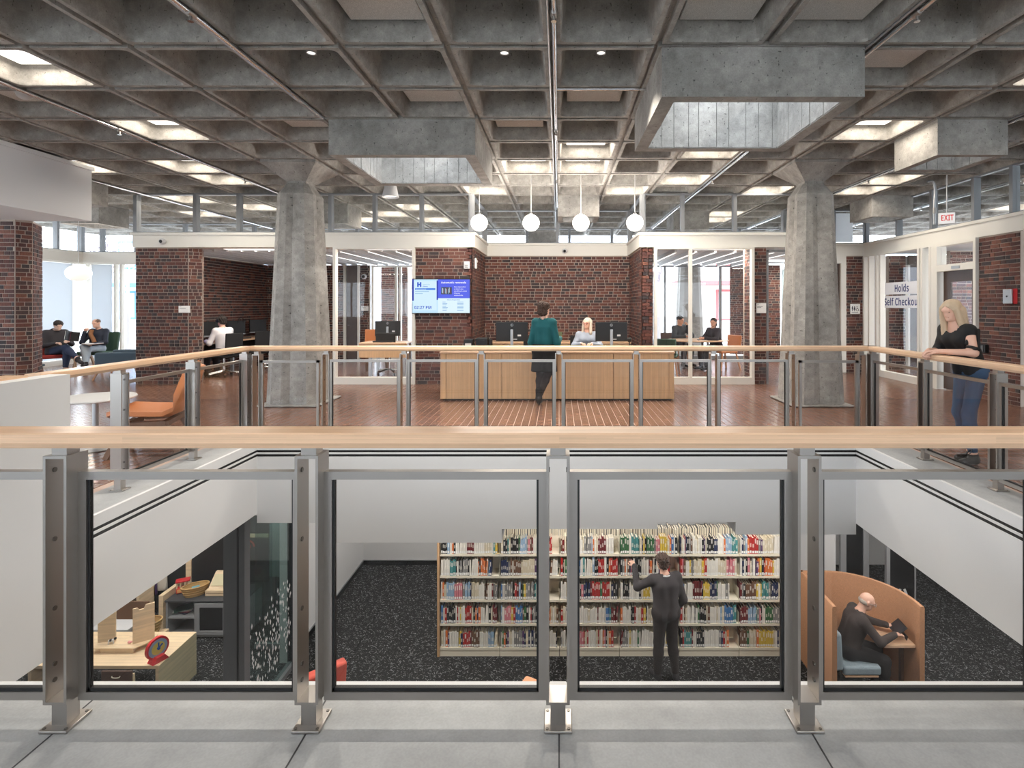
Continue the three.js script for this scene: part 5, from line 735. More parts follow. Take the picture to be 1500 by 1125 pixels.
  const cloth = (label, x, m, w, h, d = 9.32) => { const c2 = thing('hanging_garment', label, 'garment', x, LF + 0.86, d); const rings = []; for (let r = 0; r <= 6; r++) { const f = r / 6, ww = 0.02 + w * Math.min(1, f * 2.5 + 0.15); rings.push(Array.from({ length: 24 }, (_, q) => { const a = -q / 24 * Math.PI * 2; const fold = 1 + 0.18 * Math.sin(q * 2.6) * f; return [ww * fold * Math.cos(a), -f * h, ww * 0.45 * fold * Math.sin(a)]; })); } obj('cloth', loftRings(rings.reverse()), m, c2); obj('loop', new THREE.TorusGeometry(0.018, 0.004, 6, 14).translate(0, 0.012, 0), MAT.darkGrey, c2); };
  cloth('grey knitted dress-up cape hanging on a peg', U(219, 9.3), mat(110, 108, 114, 0.95, { map: fabricTex }), 0.09, 0.5); cloth('purple dress-up cape hanging on a peg', U(226, 9.3), mat(78, 50, 96, 0.9), 0.07, 0.48, 9.24); cloth('white and tan dress-up coat hanging on a peg', U(238, 9.3), mat(206, 198, 186, 0.9), 0.07, 0.42, 9.28);
  const lb = thing('low_bench', 'pale low bench behind the play table', 'bench', U(150, 8.2), LF, 8.5); obj('top', rb(-0.6, 0.3, 0.3, 0.34, -0.2, 0.2, 0.006), MAT.white, lb); obj('leg', [bx(-0.55, -0.5, 0, 0.3, -0.18, 0.18), bx(0.2, 0.25, 0, 0.3, -0.18, 0.18)], MAT.white, lb);
  const cu = thing('cubby_unit', 'maple cubby with dark opening behind the toy barn', 'cubby', U(178, 8.8), LF, 8.9); obj('body', [bx(-0.2, -0.16, 0, 0.75, -0.3, 0.05), bx(0.2, 0.24, 0, 0.75, -0.3, 0.05), bx(-0.2, 0.24, 0.71, 0.75, -0.3, 0.05), bx(-0.2, 0.24, 0, 0.75, -0.3, -0.28)], MAT.plywood, cu); obj('lining', bx(-0.16, 0.2, 0.02, 0.71, -0.28, -0.27), mat(92, 66, 52, 0.7), cu);
  // grey framed glass screen with etched diamonds
  const g = structGroup('window_16', 'grey framed glass screen with etched white diamonds beside the play area', 'glazing');
  obj('post', bd(-4.12, -3.86, LF, -0.84, 6.7, 6.82), MAT.midGrey, g); obj('reveal', bd(-3.95, -3.93, LF, -0.84, 6.69, 6.7), MAT.black, g); obj('end_post', bd(-3.97, -3.86, LF, -0.84, 7.98, 8.05), MAT.black, g); obj('sill', bd(-3.96, -3.86, LF, LF + 0.07, 6.82, 7.98), MAT.midGrey, g); obj('pane', bd(-3.915, -3.905, LF + 0.07, -0.84, 6.82, 7.98), MAT.tealGlass, g);
  const dia = []; const sh = new THREE.Shape([[0, 0.035], [0.014, 0], [0, -0.035], [-0.014, 0]].map((p) => new THREE.Vector2(...p)));
  for (let k = 0; k < 210; k++) { const f = rnd(), d = 6.9 + 1.05 * f, y = -2.95 + 0.2 * (f - 0.5) + rr(-0.62, 0.62) * (0.4 + rnd() * 0.6), s = rr(0.4, 1.15); dia.push(new THREE.ExtrudeGeometry(sh, { depth: 0.0015, bevelEnabled: false }).scale(s, s, 1).rotateY(Math.PI / 2).translate(-3.9045, y, -d)); }
  obj('etched_diamond', dia, MAT.white, g).userData.kind = 'stuff';
  const gd = structGroup('door_6', 'frameless glass door behind the etched glass screen', 'door'); obj('leaf', bd(-4.42, -4.41, LF + 0.02, -1.3, 8.35, 8.4), MAT.tealGlass, gd); obj('pull', rod([-4.3, LF + 0.9, -8.3], [-4.3, LF + 1.15, -8.3], 0.014), MAT.black, gd); obj('bottom_rail', bd(-4.66, -4.2, LF + 0.02, LF + 0.1, 8.35, 8.4), MAT.alu, gd); obj('door_pane', bd(-4.66, -4.2, LF + 0.1, -1.3, 8.37, 8.38), MAT.tealGlass, gd);
  // seat backs that rise past the gallery edge
  const coral = mat(206, 92, 78, 0.8);
  const cc = thing('coral_chair', 'coral upholstered chair back rising past the gallery edge', 'chair', U(472, 6.6), LF, 6.6, 0.75); obj('backrest', rb(-0.24, 0.24, 0.42, 0.96, -0.06, 0.06, 0.03).rotateX(0.12), coral, cc); obj('seat', rb(-0.3, 0.3, 0.34, 0.46, -0.5, 0.02, 0.04), coral, cc); for (const [a, b] of [[1, 0], [-1, 0], [1, -0.45], [-1, -0.45]]) obj('leg', rod([a * 0.26, 0, b], [a * 0.24, 0.36, b], 0.018), MAT.walnut, cc);
  const oc = copy(cc, U(800, 6.3), LF, 6.32, -0.5, 'orange chair back barely showing beside the centre railing post'); oc.children.forEach((q) => { if (q.material === coral) q.material = mat(220, 150, 110, 0.7); });
}
// dim shop-like fittings at the far side of the lower floor
{
  const w = structGroup('window_17', 'grey framed dark window behind the reading booth', 'window'); obj('frame', [bd(4.95, 5.05, LF + 0.25, -1, 9.6, 9.66), bd(5.35, 5.45, LF + 0.25, -1, 9.6, 9.66), bd(4.95, 5.45, LF + 0.2, LF + 0.28, 9.6, 9.66)], MAT.grey, w); obj('pane', bd(5.05, 5.35, LF + 0.28, -1, 9.62, 9.63), MAT.black, w);
  const p = thing('display_board', 'black display board with white marks behind the booth', 'board', 5.62, LF, 9.3); obj('post', [bx(-0.06, 0.0, 0, 2.6, -0.03, 0.03), bx(0.42, 0.44, 0, 2.6, -0.03, 0.03)], MAT.grey, p); obj('board', bx(0, 0.42, 0.1, 2.4, -0.01, 0.01), MAT.black, p); obj('mark', [0, 1, 2, 3, 4].map((k) => bx(-0.02, 0.02, -0.05, 0.05, 0, 0.004).rotateZ(-0.5 + k * 0.3).translate(0.12 + k * 0.05, 0.3 + (k % 2) * 0.1, 0.011)), MAT.white, p);
}

// ---------------------------------------------------------------- people: one continuous body each, clothing and hair as children
function surfaceNet(fn, lo, hi, cell) {
  const nx = Math.ceil((hi[0] - lo[0]) / cell) + 1, ny = Math.ceil((hi[1] - lo[1]) / cell) + 1, nz = Math.ceil((hi[2] - lo[2]) / cell) + 1;
  const f = new Float32Array(nx * ny * nz), id = (x, y, z) => (z * ny + y) * nx + x;
  for (let z = 0; z < nz; z++) for (let y = 0; y < ny; y++) for (let x = 0; x < nx; x++) f[id(x, y, z)] = fn(lo[0] + x * cell, lo[1] + y * cell, lo[2] + z * cell);
  const vid = new Int32Array(nx * ny * nz).fill(-1), pos = [], idx = [];
  const C = [[0, 0, 0], [1, 0, 0], [0, 1, 0], [1, 1, 0], [0, 0, 1], [1, 0, 1], [0, 1, 1], [1, 1, 1]], E = [[0, 1], [2, 3], [4, 5], [6, 7], [0, 2], [1, 3], [4, 6], [5, 7], [0, 4], [1, 5], [2, 6], [3, 7]];
  for (let z = 0; z < nz - 1; z++) for (let y = 0; y < ny - 1; y++) for (let x = 0; x < nx - 1; x++) {
    const v = C.map((c) => f[id(x + c[0], y + c[1], z + c[2])]); let neg = 0; for (const q of v) if (q < 0) neg++;
    if (neg === 0 || neg === 8) continue;
    let sx = 0, sy = 0, sz = 0, n = 0;
    for (const [a, b] of E) if ((v[a] < 0) !== (v[b] < 0)) { const t = v[a] / (v[a] - v[b]); sx += C[a][0] + t * (C[b][0] - C[a][0]); sy += C[a][1] + t * (C[b][1] - C[a][1]); sz += C[a][2] + t * (C[b][2] - C[a][2]); n++; }
    vid[id(x, y, z)] = pos.length / 3; pos.push(lo[0] + (x + sx / n) * cell, lo[1] + (y + sy / n) * cell, lo[2] + (z + sz / n) * cell);
  }
  const quad = (a, b, c, d, flip) => { if (a < 0 || b < 0 || c < 0 || d < 0) return; flip ? idx.push(a, c, b, a, d, c) : idx.push(a, b, c, a, c, d); };
  for (let z = 1; z < nz - 1; z++) for (let y = 1; y < ny - 1; y++) for (let x = 1; x < nx - 1; x++) {
    const s = f[id(x, y, z)] < 0;
    if (s !== (f[id(x + 1, y, z)] < 0)) quad(vid[id(x, y - 1, z - 1)], vid[id(x, y, z - 1)], vid[id(x, y, z)], vid[id(x, y - 1, z)], !s);
    if (s !== (f[id(x, y + 1, z)] < 0)) quad(vid[id(x - 1, y, z - 1)], vid[id(x, y, z - 1)], vid[id(x, y, z)], vid[id(x - 1, y, z)], s);
    if (s !== (f[id(x, y, z + 1)] < 0)) quad(vid[id(x - 1, y - 1, z)], vid[id(x, y - 1, z)], vid[id(x, y, z)], vid[id(x - 1, y, z)], !s);
  }
  const g = new THREE.BufferGeometry(); g.setAttribute('position', new THREE.Float32BufferAttribute(pos, 3)); g.setIndex(idx); g.computeVertexNormals();
  return g;
}
const sub = (a, b) => [a[0] - b[0], a[1] - b[1], a[2] - b[2]], add = (a, b, k = 1) => [a[0] + b[0] * k, a[1] + b[1] * k, a[2] + b[2] * k], mix = (a, b, t) => [a[0] + (b[0] - a[0]) * t, a[1] + (b[1] - a[1]) * t, a[2] + (b[2] - a[2]) * t], nrm = (a) => { const l = Math.hypot(...a) || 1; return [a[0] / l, a[1] / l, a[2] / l]; };
const crs = (a, b) => [a[1] * b[2] - a[2] * b[1], a[2] * b[0] - a[0] * b[2], a[0] * b[1] - a[1] * b[0]];
function cone(a, b, ra, rb2) { const d = sub(b, a), L2 = d[0] * d[0] + d[1] * d[1] + d[2] * d[2] || 1e-9; return (x, y, z) => { const px = x - a[0], py = y - a[1], pz = z - a[2], t = Math.max(0, Math.min(1, (px * d[0] + py * d[1] + pz * d[2]) / L2)); const qx = px - d[0] * t, qy = py - d[1] * t, qz = pz - d[2] * t; return Math.sqrt(qx * qx + qy * qy + qz * qz) - (ra + (rb2 - ra) * t); }; }
function blend(list, k) { return (x, y, z) => { let m = 1e3; for (const f of list) { const d = f(x, y, z); const h = Math.max(k - Math.abs(m - d), 0) / k; m = Math.min(m, d) - h * h * k * 0.25; } return m; }; }
function bounds(pts, pad) { const lo = [1e3, 1e3, 1e3], hi = [-1e3, -1e3, -1e3]; for (const p of pts) for (let k = 0; k < 3; k++) { lo[k] = Math.min(lo[k], p[k] - pad); hi[k] = Math.max(hi[k], p[k] + pad); } return [lo, hi]; }
function meshFrom(name, geo, m, parent) { return obj(name, geo, m, parent); }
// joints in metres; the person faces local +z, local +x is the person's left
function person(label, x, y, d, turn, J, W) {
  const t = thing('person', label, 'person', x, y, d, turn);
  const s = J.s ?? 1;
  const P = J.pelvis, C = J.chest, H = J.head, up = nrm(sub(C, P)), lat = J.lat ? nrm(J.lat) : [1, 0, 0], latP = J.latP ? nrm(J.latP) : lat;
  const girth = J.girth ?? 1;
  const N0 = add(C, up, 0.13 * s), N1 = add(H, nrm(sub(N0, H)), 0.085 * s);
  const waist = mix(P, C, 0.45), shL = add(add(C, up, 0.085 * s), lat, 0.165 * s * (J.sw ?? 1)), shR = add(add(C, up, 0.085 * s), lat, -0.165 * s * (J.sw ?? 1));
  const hipL = add(P, latP, 0.085 * s), hipR = add(P, latP, -0.085 * s);
  const torso = [], g = girth * s;
  for (const q of [-1, 1]) { torso.push(cone(add(C, lat, q * 0.075 * s), add(waist, lat, q * 0.055 * s), 0.108 * g, 0.095 * g), cone(add(waist, lat, q * 0.055 * s), add(P, latP, q * 0.07 * s), 0.095 * g, 0.112 * g)); }
  torso.push(cone(shL, shR, 0.055 * s, 0.055 * s), cone(N0, add(C, up, 0.02), 0.06 * s, 0.09 * s));
  if (J.bust) for (const q of [-1, 1]) torso.push(cone(add(add(C, lat, q * 0.065), [0, 0, 1], 0.05 * g), add(add(C, lat, q * 0.065), [0, 0, 1], 0.055 * g), 0.058, 0.058));
  const arm = (S, A) => [cone(S, A.elbow, 0.05 * s, 0.04 * s), cone(A.elbow, A.wrist, 0.04 * s, 0.027 * s)];
  const leg = (Hp, L) => [cone(Hp, L.knee, 0.088 * g, 0.056 * s), cone(L.knee, mix(L.knee, L.ankle, 0.35), 0.056 * s, 0.056 * s), cone(mix(L.knee, L.ankle, 0.35), L.ankle, 0.056 * s, 0.037 * s)];
  const foot = (L) => [cone(L.ankle, add(L.ankle, [0, -0.045, 0]), 0.036 * s, 0.034 * s), cone(add(L.ankle, [0, -0.045 * s, 0]), add(add(L.ankle, nrm(L.toe), 0.14 * s), [0, -0.055 * s, 0]), 0.036 * s, 0.03 * s)];
  const armsF = [...arm(shL, J.L), ...arm(shR, J.R)], legsF = [...leg(hipL, J.LL), ...leg(hipR, J.RL)], feetF = [...foot(J.LL), ...foot(J.RL)];
  const neck = cone(N0, N1, 0.056 * s, 0.05 * s);
  const joints = [P, C, H, shL, shR, hipL, hipR, J.L.elbow, J.L.wrist, J.R.elbow, J.R.wrist, J.LL.knee, J.LL.ankle, J.RL.knee, J.RL.ankle];
  const cell = J.cell ?? 0.014;
  const bodyFn = blend([...torso, ...armsF, ...legsF, ...feetF, neck], 0.03);
  const geos = [surfaceNet(bodyFn, ...bounds(joints.filter((p) => p !== H).concat([N1, add(J.LL.ankle, nrm(J.LL.toe), 0.15), add(J.RL.ankle, nrm(J.RL.toe), 0.15)]), 0.17), cell)];
  // head in its own frame
  const fw = nrm(J.look ?? [0, 0, 1]), hl = nrm(crs([0, 1, 0], fw)), hu = crs(fw, hl);
  const hp = (a, b, c) => add(add(add(H, hl, a * s), hu, b * s), fw, c * s);
  const ell = (c, rx, ry, rz) => (X, Y, Z) => { const v = [X - c[0], Y - c[1], Z - c[2]], a = (v[0] * hl[0] + v[1] * hl[1] + v[2] * hl[2]) / (rx * s), b = (v[0] * hu[0] + v[1] * hu[1] + v[2] * hu[2]) / (ry * s), e = (v[0] * fw[0] + v[1] * fw[1] + v[2] * fw[2]) / (rz * s), k = Math.hypot(a, b, e); return (k - 1) * Math.min(rx, ry, rz) * s; };
  const headFn = blend([ell(hp(0, 0.025, -0.008), 0.073, 0.088, 0.092), ell(hp(0, -0.045, 0.022), 0.053, 0.068, 0.066), cone(hp(0, -0.02, 0.085), hp(0, 0.012, 0.078), 0.013 * s, 0.007 * s), cone(hp(0, -0.066, 0.082), hp(0, -0.072, 0.082), 0.012 * s, 0.014 * s), cone(hp(0.072, -0.012, -0.005), hp(0.075, 0.016, -0.012), 0.012 * s, 0.015 * s), cone(hp(-0.072, -0.012, -0.005), hp(-0.075, 0.016, -0.012), 0.012 * s, 0.015 * s), cone(hp(0.03, 0.03, 0.075), hp(-0.03, 0.03, 0.075), 0.012 * s, 0.012 * s), cone(hp(0, -0.04, -0.02), add(N0, [0, 0, 0]), 0.05 * s, 0.054 * s)], 0.022);
  geos.push(surfaceNet(headFn, ...bounds([H, mix(H, N0, 0.8)], 0.135 * s), 0.0065));
  // hands: palm, four fingers, thumb
  for (const [A, S] of [[J.L, 1], [J.R, -1]]) {
    const dir = nrm(A.dir ?? sub(A.wrist, A.elbow)), pn = nrm(A.palm ?? [0, -1, 0]), side = nrm(crs(dir, pn)), pal = nrm(crs(side, dir)), k = 0.92 * s, curl = A.curl ?? 0.5;
    const th = A.thumb ?? 1, w = A.wrist, at = (f, q, p) => add(add(add(w, dir, f * k), side, q * k), pal, p * k), fs = [cone(w, at(0.03, 0, 0), 0.026 * s, 0.026 * s), cone(at(0.03, 0.018, 0), at(0.085, 0.026, 0.004), 0.016 * k, 0.014 * k), cone(at(0.03, -0.016, 0), at(0.085, -0.026, 0.004), 0.016 * k, 0.014 * k), cone(at(0.03, 0, 0), at(0.088, 0, 0.002), 0.018 * k, 0.014 * k)];
    [[0.03, 0.072], [0.01, 0.08], [-0.011, 0.075], [-0.031, 0.058]].forEach(([q, l]) => { q *= th; const b = at(0.085, q, 0.002), c1 = curl * 0.9, c2 = curl * 2; const m = add(add(b, dir, l * 0.5 * Math.cos(c1) * k), pal, l * 0.5 * Math.sin(c1) * k), e = add(add(m, dir, l * 0.5 * Math.cos(c2) * k), pal, l * 0.5 * Math.sin(c2) * k); fs.push(cone(b, m, 0.0098 * k, 0.009 * k), cone(m, e, 0.009 * k, 0.0075 * k)); });
    const tb = at(0.03, 0.026 * th, 0.01), tm = at(0.065, 0.052 * th, 0.026), te = at(0.1, 0.05 * th, 0.04); fs.push(cone(tb, tm, 0.014 * k, 0.011 * k), cone(tm, te, 0.011 * k, 0.009 * k));
    geos.push(surfaceNet(blend(fs, 0.008), ...bounds([w, at(0.15, 0, 0.03), at(0.1, 0.05 * th, 0.04)], 0.045), 0.0042));
  }
  meshFrom('body', mergeGeometries(geos.map((q) => clean(q))), W.skin ?? MAT.skin, t);
  // face
  for (const q of [-1, 1]) { meshFrom('eye', ball(...hp(q * 0.029, 0.012, 0.074), 0.0095 * s, 1, 0.7, 1, 10), MAT.eye, t); meshFrom('eyebrow', rod(hp(q * 0.016, 0.034, 0.086), hp(q * 0.044, 0.034, 0.074), 0.004 * s, 0.003 * s, 6), W.brow ?? W.hair ?? MAT.eye, t); }
  meshFrom('mouth', rod(hp(-0.02, -0.046, 0.082), hp(0.02, -0.046, 0.082), 0.0055 * s, 0.0055 * s, 6), MAT.lips, t);
  if (W.glasses) meshFrom('glasses', [-1, 1].flatMap((q) => { const c = hp(q * 0.03, 0.01, 0.1), ring = new THREE.TorusGeometry(0.022 * s, 0.0026, 6, 18); ring.applyMatrix4(new THREE.Matrix4().makeBasis(V3(...hl), V3(...hu), V3(...fw))).translate(...c); return [ring, rod(hp(q * 0.052, 0.014, 0.098), hp(q * 0.078, 0.014, -0.005), 0.0025, 0.0025, 6)]; }).concat([rod(hp(-0.008, 0.014, 0.1), hp(0.008, 0.014, 0.1), 0.0025, 0.0025, 6)]), W.glasses, t);
  // clothing: the same bones, a little thicker, ended cleanly
  const sleeve = (S, A, f) => f <= 0 ? [] : f <= 1 ? [cone(S, mix(S, A.elbow, f), 0.064 * s, 0.056 * s)] : [cone(S, A.elbow, 0.064 * s, 0.053 * s), cone(A.elbow, mix(A.elbow, A.wrist, f - 1), 0.053 * s, (0.053 - 0.012 * (f - 1)) * s)];
  if (W.top) {
    const inf = 0.014 + (W.topLoose ?? 0), tf = [...torso.map((f) => (a, b, c) => f(a, b, c) - inf), ...sleeve(shL, J.L, W.sleeveL ?? W.sleeve ?? 2), ...sleeve(shR, J.R, W.sleeveR ?? W.sleeve ?? 2)], bl = blend(tf, 0.035), hem = add(P, up, W.hem ?? -0.06), hole = cone(add(C, up, (W.neck ?? 0.15) * s), H, (W.neckR ?? 0.066) * s, (W.neckR ?? 0.066) * s);
    const fn = (a, b, c) => Math.max(bl(a, b, c), -((a - hem[0]) * up[0] + (b - hem[1]) * up[1] + (c - hem[2]) * up[2]), -hole(a, b, c));
    meshFrom(W.topName ?? 'sweater', surfaceNet(fn, ...bounds([P, C, shL, shR, J.L.elbow, J.R.elbow, J.L.wrist, J.R.wrist], 0.16), W.cell ?? 0.012), W.top, t);
  }
  if (W.collar) meshFrom('collar', new THREE.TorusGeometry(0.068 * s, 0.014, 8, 22).applyQuaternion(new THREE.Quaternion().setFromUnitVectors(V3(0, 0, 1), V3(...up))).translate(...add(N0, up, 0.005)), W.collar, t);
  if (W.trousers) {
    const low = W.legEnd ?? 0.93, lf = [];
    for (const [Hp, L] of [[hipL, J.LL], [hipR, J.RL]]) { const e = mix(L.knee, L.ankle, low), r = (W.legWide ?? 0.012); lf.push(cone(Hp, L.knee, 0.088 * g + 0.014, 0.06 * s + r), cone(L.knee, mix(L.knee, L.ankle, 0.35), 0.06 * s + r, 0.058 * s + r), cone(mix(L.knee, L.ankle, 0.35), e, 0.058 * s + r, 0.04 * s + r)); }
    lf.push(cone(hipL, hipR, 0.12 * g, 0.12 * g)); const bl = blend(lf, 0.03);
    meshFrom(W.trousersName ?? 'trousers', surfaceNet(bl, ...bounds([P, hipL, hipR, J.LL.knee, J.LL.ankle, J.RL.knee, J.RL.ankle], 0.17), 0.013), W.trousers, t);
  }
  if (W.skirt) { const bl = blend([cone(add(hipL, [0, 0.08, 0]), add(hipL, [0.01, -0.36, 0]), 0.1, 0.125), cone(add(hipR, [0, 0.08, 0]), add(hipR, [-0.01, -0.36, 0]), 0.1, 0.125), cone(hipL, hipR, 0.12, 0.12)], 0.05), yl = P[1] - 0.36; meshFrom('skirt', surfaceNet((a, b, c) => Math.max(bl(a, b, c), yl - b, b - P[1] - 0.08), ...bounds([add(P, [0, -0.4, 0]), P], 0.26), 0.013), W.skirt, t); }
  if (W.shoes) for (const L of [J.LL, J.RL]) { const tdir = nrm(L.toe), h0 = add(L.ankle, [0, -0.04 * s, 0]); const fn = blend([cone(add(L.ankle, [0, W.boot ?? 0.005, 0]), h0, 0.048 * s, 0.045 * s), cone(add(h0, tdir, -0.025), add(add(h0, tdir, 0.15 * s), [0, W.heel ? -0.045 : -0.012, 0]), 0.044 * s, 0.036 * s), ...(W.heel ? [cone(add(h0, tdir, -0.035), add(add(h0, tdir, -0.03), [0, -0.06, 0]), 0.03, 0.02)] : [])], 0.02), fl = W.heel ? h0[1] - 0.085 : h0[1] - 0.04 * s; meshFrom(W.boot ? 'boot' : 'shoe', surfaceNet((a, b, c) => Math.max(fn(a, b, c), J.floatFeet ? -1 : fl - b), ...bounds([add(L.ankle, [0, W.boot ?? 0, 0]), h0, add(h0, tdir, 0.16)], 0.1), 0.009), W.shoes, t); }
  if (W.hair) {
    const hs = (W.hairShape ?? [[0, 0.045, -0.02, 0.085, 0.075, 0.097]]).map(([a, b, c, rx, ry, rz]) => ell(hp(a, b, c), rx, ry, rz)); const ln = (W.hairLocks ?? []).map(([a, b, ra, rb2]) => cone(hp(...a), hp(...b), ra * s, rb2 * s));
    const bl = blend([...hs, ...ln], 0.02), fc = hp(0, -0.03, 0.09), fe = ell(fc, W.faceCut?.[0] ?? 0.06, W.faceCut?.[1] ?? 0.09, 0.07), nz = W.curl ?? 0.004;
    const fn = (a, b, c) => Math.max(bl(a, b, c) + nz * Math.sin(a * 140 + b * 60) * Math.sin(b * 130 + c * 90) * Math.sin(c * 150), -fe(a, b, c));
    meshFrom('hair', surfaceNet(fn, ...bounds([H, ...(W.hairLocks ?? []).flatMap(([a, b]) => [hp(...a), hp(...b)])], 0.15), 0.007), W.hair, t);
  }
  return t;
}
const M_ = { teal: mat(22, 92, 96, 0.85), black: mat(24, 23, 25, 0.8), tights: mat(38, 30, 32, 0.75), denim: mat(58, 82, 112, 0.85), denimDark: mat(42, 52, 78, 0.85), lightJean: mat(176, 190, 204, 0.85), greySweat: mat(162, 170, 184, 0.9), white: mat(222, 220, 226, 0.9), brownDark: mat(60, 52, 50, 0.9), brownHair: mat(74, 54, 44, 0.7), darkHair: mat(40, 32, 30, 0.7), blonde: mat(196, 172, 144, 0.55), greyBlonde: mat(206, 194, 178, 0.6), greyHair: mat(170, 160, 150, 0.8), charcoal: mat(52, 50, 54, 0.9), navy: mat(46, 52, 66, 0.9) };
const seatLegs = (spread = 0.1, kz = 0.42, az = 0.4, ky = 0.5) => ({ LL: { knee: [spread, ky, kz], ankle: [spread, 0.09, az], toe: [0.1, 0, 1] }, RL: { knee: [-spread, ky, kz], ankle: [-spread, 0.09, az], toe: [-0.1, 0, 1] } });
// woman in teal at the desk, seen from behind
person('woman in teal sweater and black skirt standing at the service desk', U(797, 8.66), 0.05, 8.66, Math.PI - 0.35, { s: 0.95, girth: 0.8, sw: 0.9, pelvis: [0, 0.83, 0], chest: [0, 1.17, 0.0], head: [0.0, 1.445, 0.03], look: [-0.3, 0, 1], bust: true, L: { elbow: [0.215, 0.93, -0.02], wrist: [0.1, 0.95, 0.2], dir: [-0.5, 0.1, 1], curl: 0.9 }, R: { elbow: [-0.225, 0.93, 0.0], wrist: [-0.19, 0.99, 0.22], dir: [0.4, 0.3, 1], curl: 0.9 }, LL: { knee: [0.08, 0.45, 0.03], ankle: [0.09, 0.08, -0.02], toe: [0.2, 0, 1] }, RL: { knee: [-0.06, 0.46, 0.05], ankle: [0.03, 0.09, -0.12], toe: [0.3, -0.1, 1] } },
  { top: M_.teal, hem: -0.04, trousers: M_.tights, trousersName: 'tights', legWide: 0.002, skirt: M_.black, shoes: M_.black, boot: 0.1, heel: true, hair: M_.brownHair, curl: 0.016, hairShape: [[0, 0.06, -0.03, 0.1, 0.085, 0.105], [0, -0.025, -0.065, 0.092, 0.075, 0.06], [0.03, 0.1, -0.05, 0.06, 0.05, 0.06]], faceCut: [0.055, 0.085] });
{ const t = thing('phone_case', 'small patterned phone held by the woman in teal', 'phone', 0.02, 1.07, 8.9, 0.3); obj('body', rb(-0.03, 0.03, -0.07, 0.07, -0.005, 0.005, 0.005), mat(120, 132, 96, 0.4), t); obj('screen', bx(-0.026, 0.026, -0.062, 0.062, -0.0055, -0.005), MAT.black, t); }
// librarian
person('librarian with long grey-blonde hair and glasses seated behind the desk', U(861, 10.6), 0.02, 10.6, -0.15, { s: 0.97, pelvis: [0, 0.55, 0], chest: [0, 0.9, 0.06], head: [0, 1.2, 0.1], look: [-0.35, -0.05, 1], bust: true, L: { elbow: [0.25, 0.78, 0.15], wrist: [0.12, 0.83, 0.42], curl: 0.5 }, R: { elbow: [-0.25, 0.78, 0.15], wrist: [-0.08, 0.83, 0.42], curl: 0.5 }, ...seatLegs(0.1, 0.42, 0.38, 0.52) },
  { top: M_.greySweat, trousers: M_.black, shoes: M_.black, hair: M_.greyBlonde, glasses: MAT.lips, hairShape: [[0, 0.04, -0.02, 0.088, 0.078, 0.098], [0, -0.05, -0.045, 0.085, 0.1, 0.06]], hairLocks: [[[0.078, 0.02, 0.0], [0.085, -0.19, 0.03], 0.026, 0.03], [[-0.078, 0.02, 0.0], [-0.085, -0.17, 0.03], 0.026, 0.03]], faceCut: [0.056, 0.095] });
// woman leaning on the side railing
person('blonde woman in black cold-shoulder top and jeans leaning on the railing', 4.03, 0, 5.42, -Math.PI / 2 + 0.12, { s: 0.95, sw: 0.86, girth: 0.8, cell: 0.012, pelvis: [0, 0.93, -0.06], chest: [0, 1.25, 0.06], head: [0.0, 1.52, 0.15], look: [0.2, -0.36, 1], bust: 0.045, L: { elbow: [0.2, 1.12, 0.1], wrist: [0.02, 1.12, 0.3], dir: [-0.7, 0.0, 0.5], palm: [0, -1, 0], curl: 0.5 }, R: { elbow: [-0.22, 1.1, 0.1], wrist: [-0.1, 1.12, 0.31], dir: [0.5, -0.35, 0.8], curl: 0.9 }, LL: { knee: [0.06, 0.5, 0.02], ankle: [0.06, 0.09, -0.03], toe: [0.1, 0, 1] }, RL: { knee: [-0.09, 0.5, -0.02], ankle: [-0.07, 0.09, -0.14], toe: [-0.1, 0, 1] } },
  { top: mat(20, 20, 22, 0.75), topName: 'blouse', topLoose: 0.004, hem: -0.02, neck: 0.14, neckR: 0.095, sleeveL: 0, sleeveR: 1.2, trousers: M_.denim, trousersName: 'jeans', legWide: 0.004, legEnd: 0.86, waistAt: 0.04, shoes: mat(44, 40, 40, 0.6), hair: M_.blonde, curl: 0.003, hairShape: [[0, 0.042, -0.015, 0.086, 0.076, 0.096], [0, -0.06, -0.055, 0.082, 0.12, 0.06]], hairLocks: [[[0.07, 0.03, 0.02], [0.09, -0.24, 0.02], 0.03, 0.036], [[0.05, -0.02, -0.06], [0.07, -0.3, -0.04], 0.05, 0.03], [[-0.07, 0.03, 0.03], [-0.085, -0.26, 0.06], 0.03, 0.036], [[-0.05, -0.02, -0.06], [-0.06, -0.28, -0.04], 0.05, 0.03]], faceCut: [0.056, 0.1] });
{ const w = scene.children[scene.children.length - 1]; obj('sleeve', [rod([0.12, 1.37, 0.04], [0.17, 1.2, 0.15], 0.014, 0.014, 8), rod([0.13, 1.34, -0.01], [0.2, 1.15, 0.05], 0.02, 0.016, 10), new THREE.TorusGeometry(0.05, 0.014, 8, 20).rotateX(1.2).translate(0.192, 1.16, 0.095), ball(0.24, 1.165, 0.12, 0.022, 1.4, 0.8, 1, 8)], mat(20, 20, 22, 0.75), w); obj('shoe_lace', [tube([[0.06, 0.1, 0.06], [0.1, 0.17, 0.03], [0.13, 0.15, 0.06], [0.09, 0.12, 0.05]], 0.004), tube([[0.02, 0.16, 0.03], [0.06, 0.18, 0.05], [0.1, 0.2, 0.02]], 0.004), tube([[0.02, 0.08, 0.08], [0.06, 0.1, 0.08], [0.1, 0.08, 0.07]], 0.004)], MAT.black, w); }
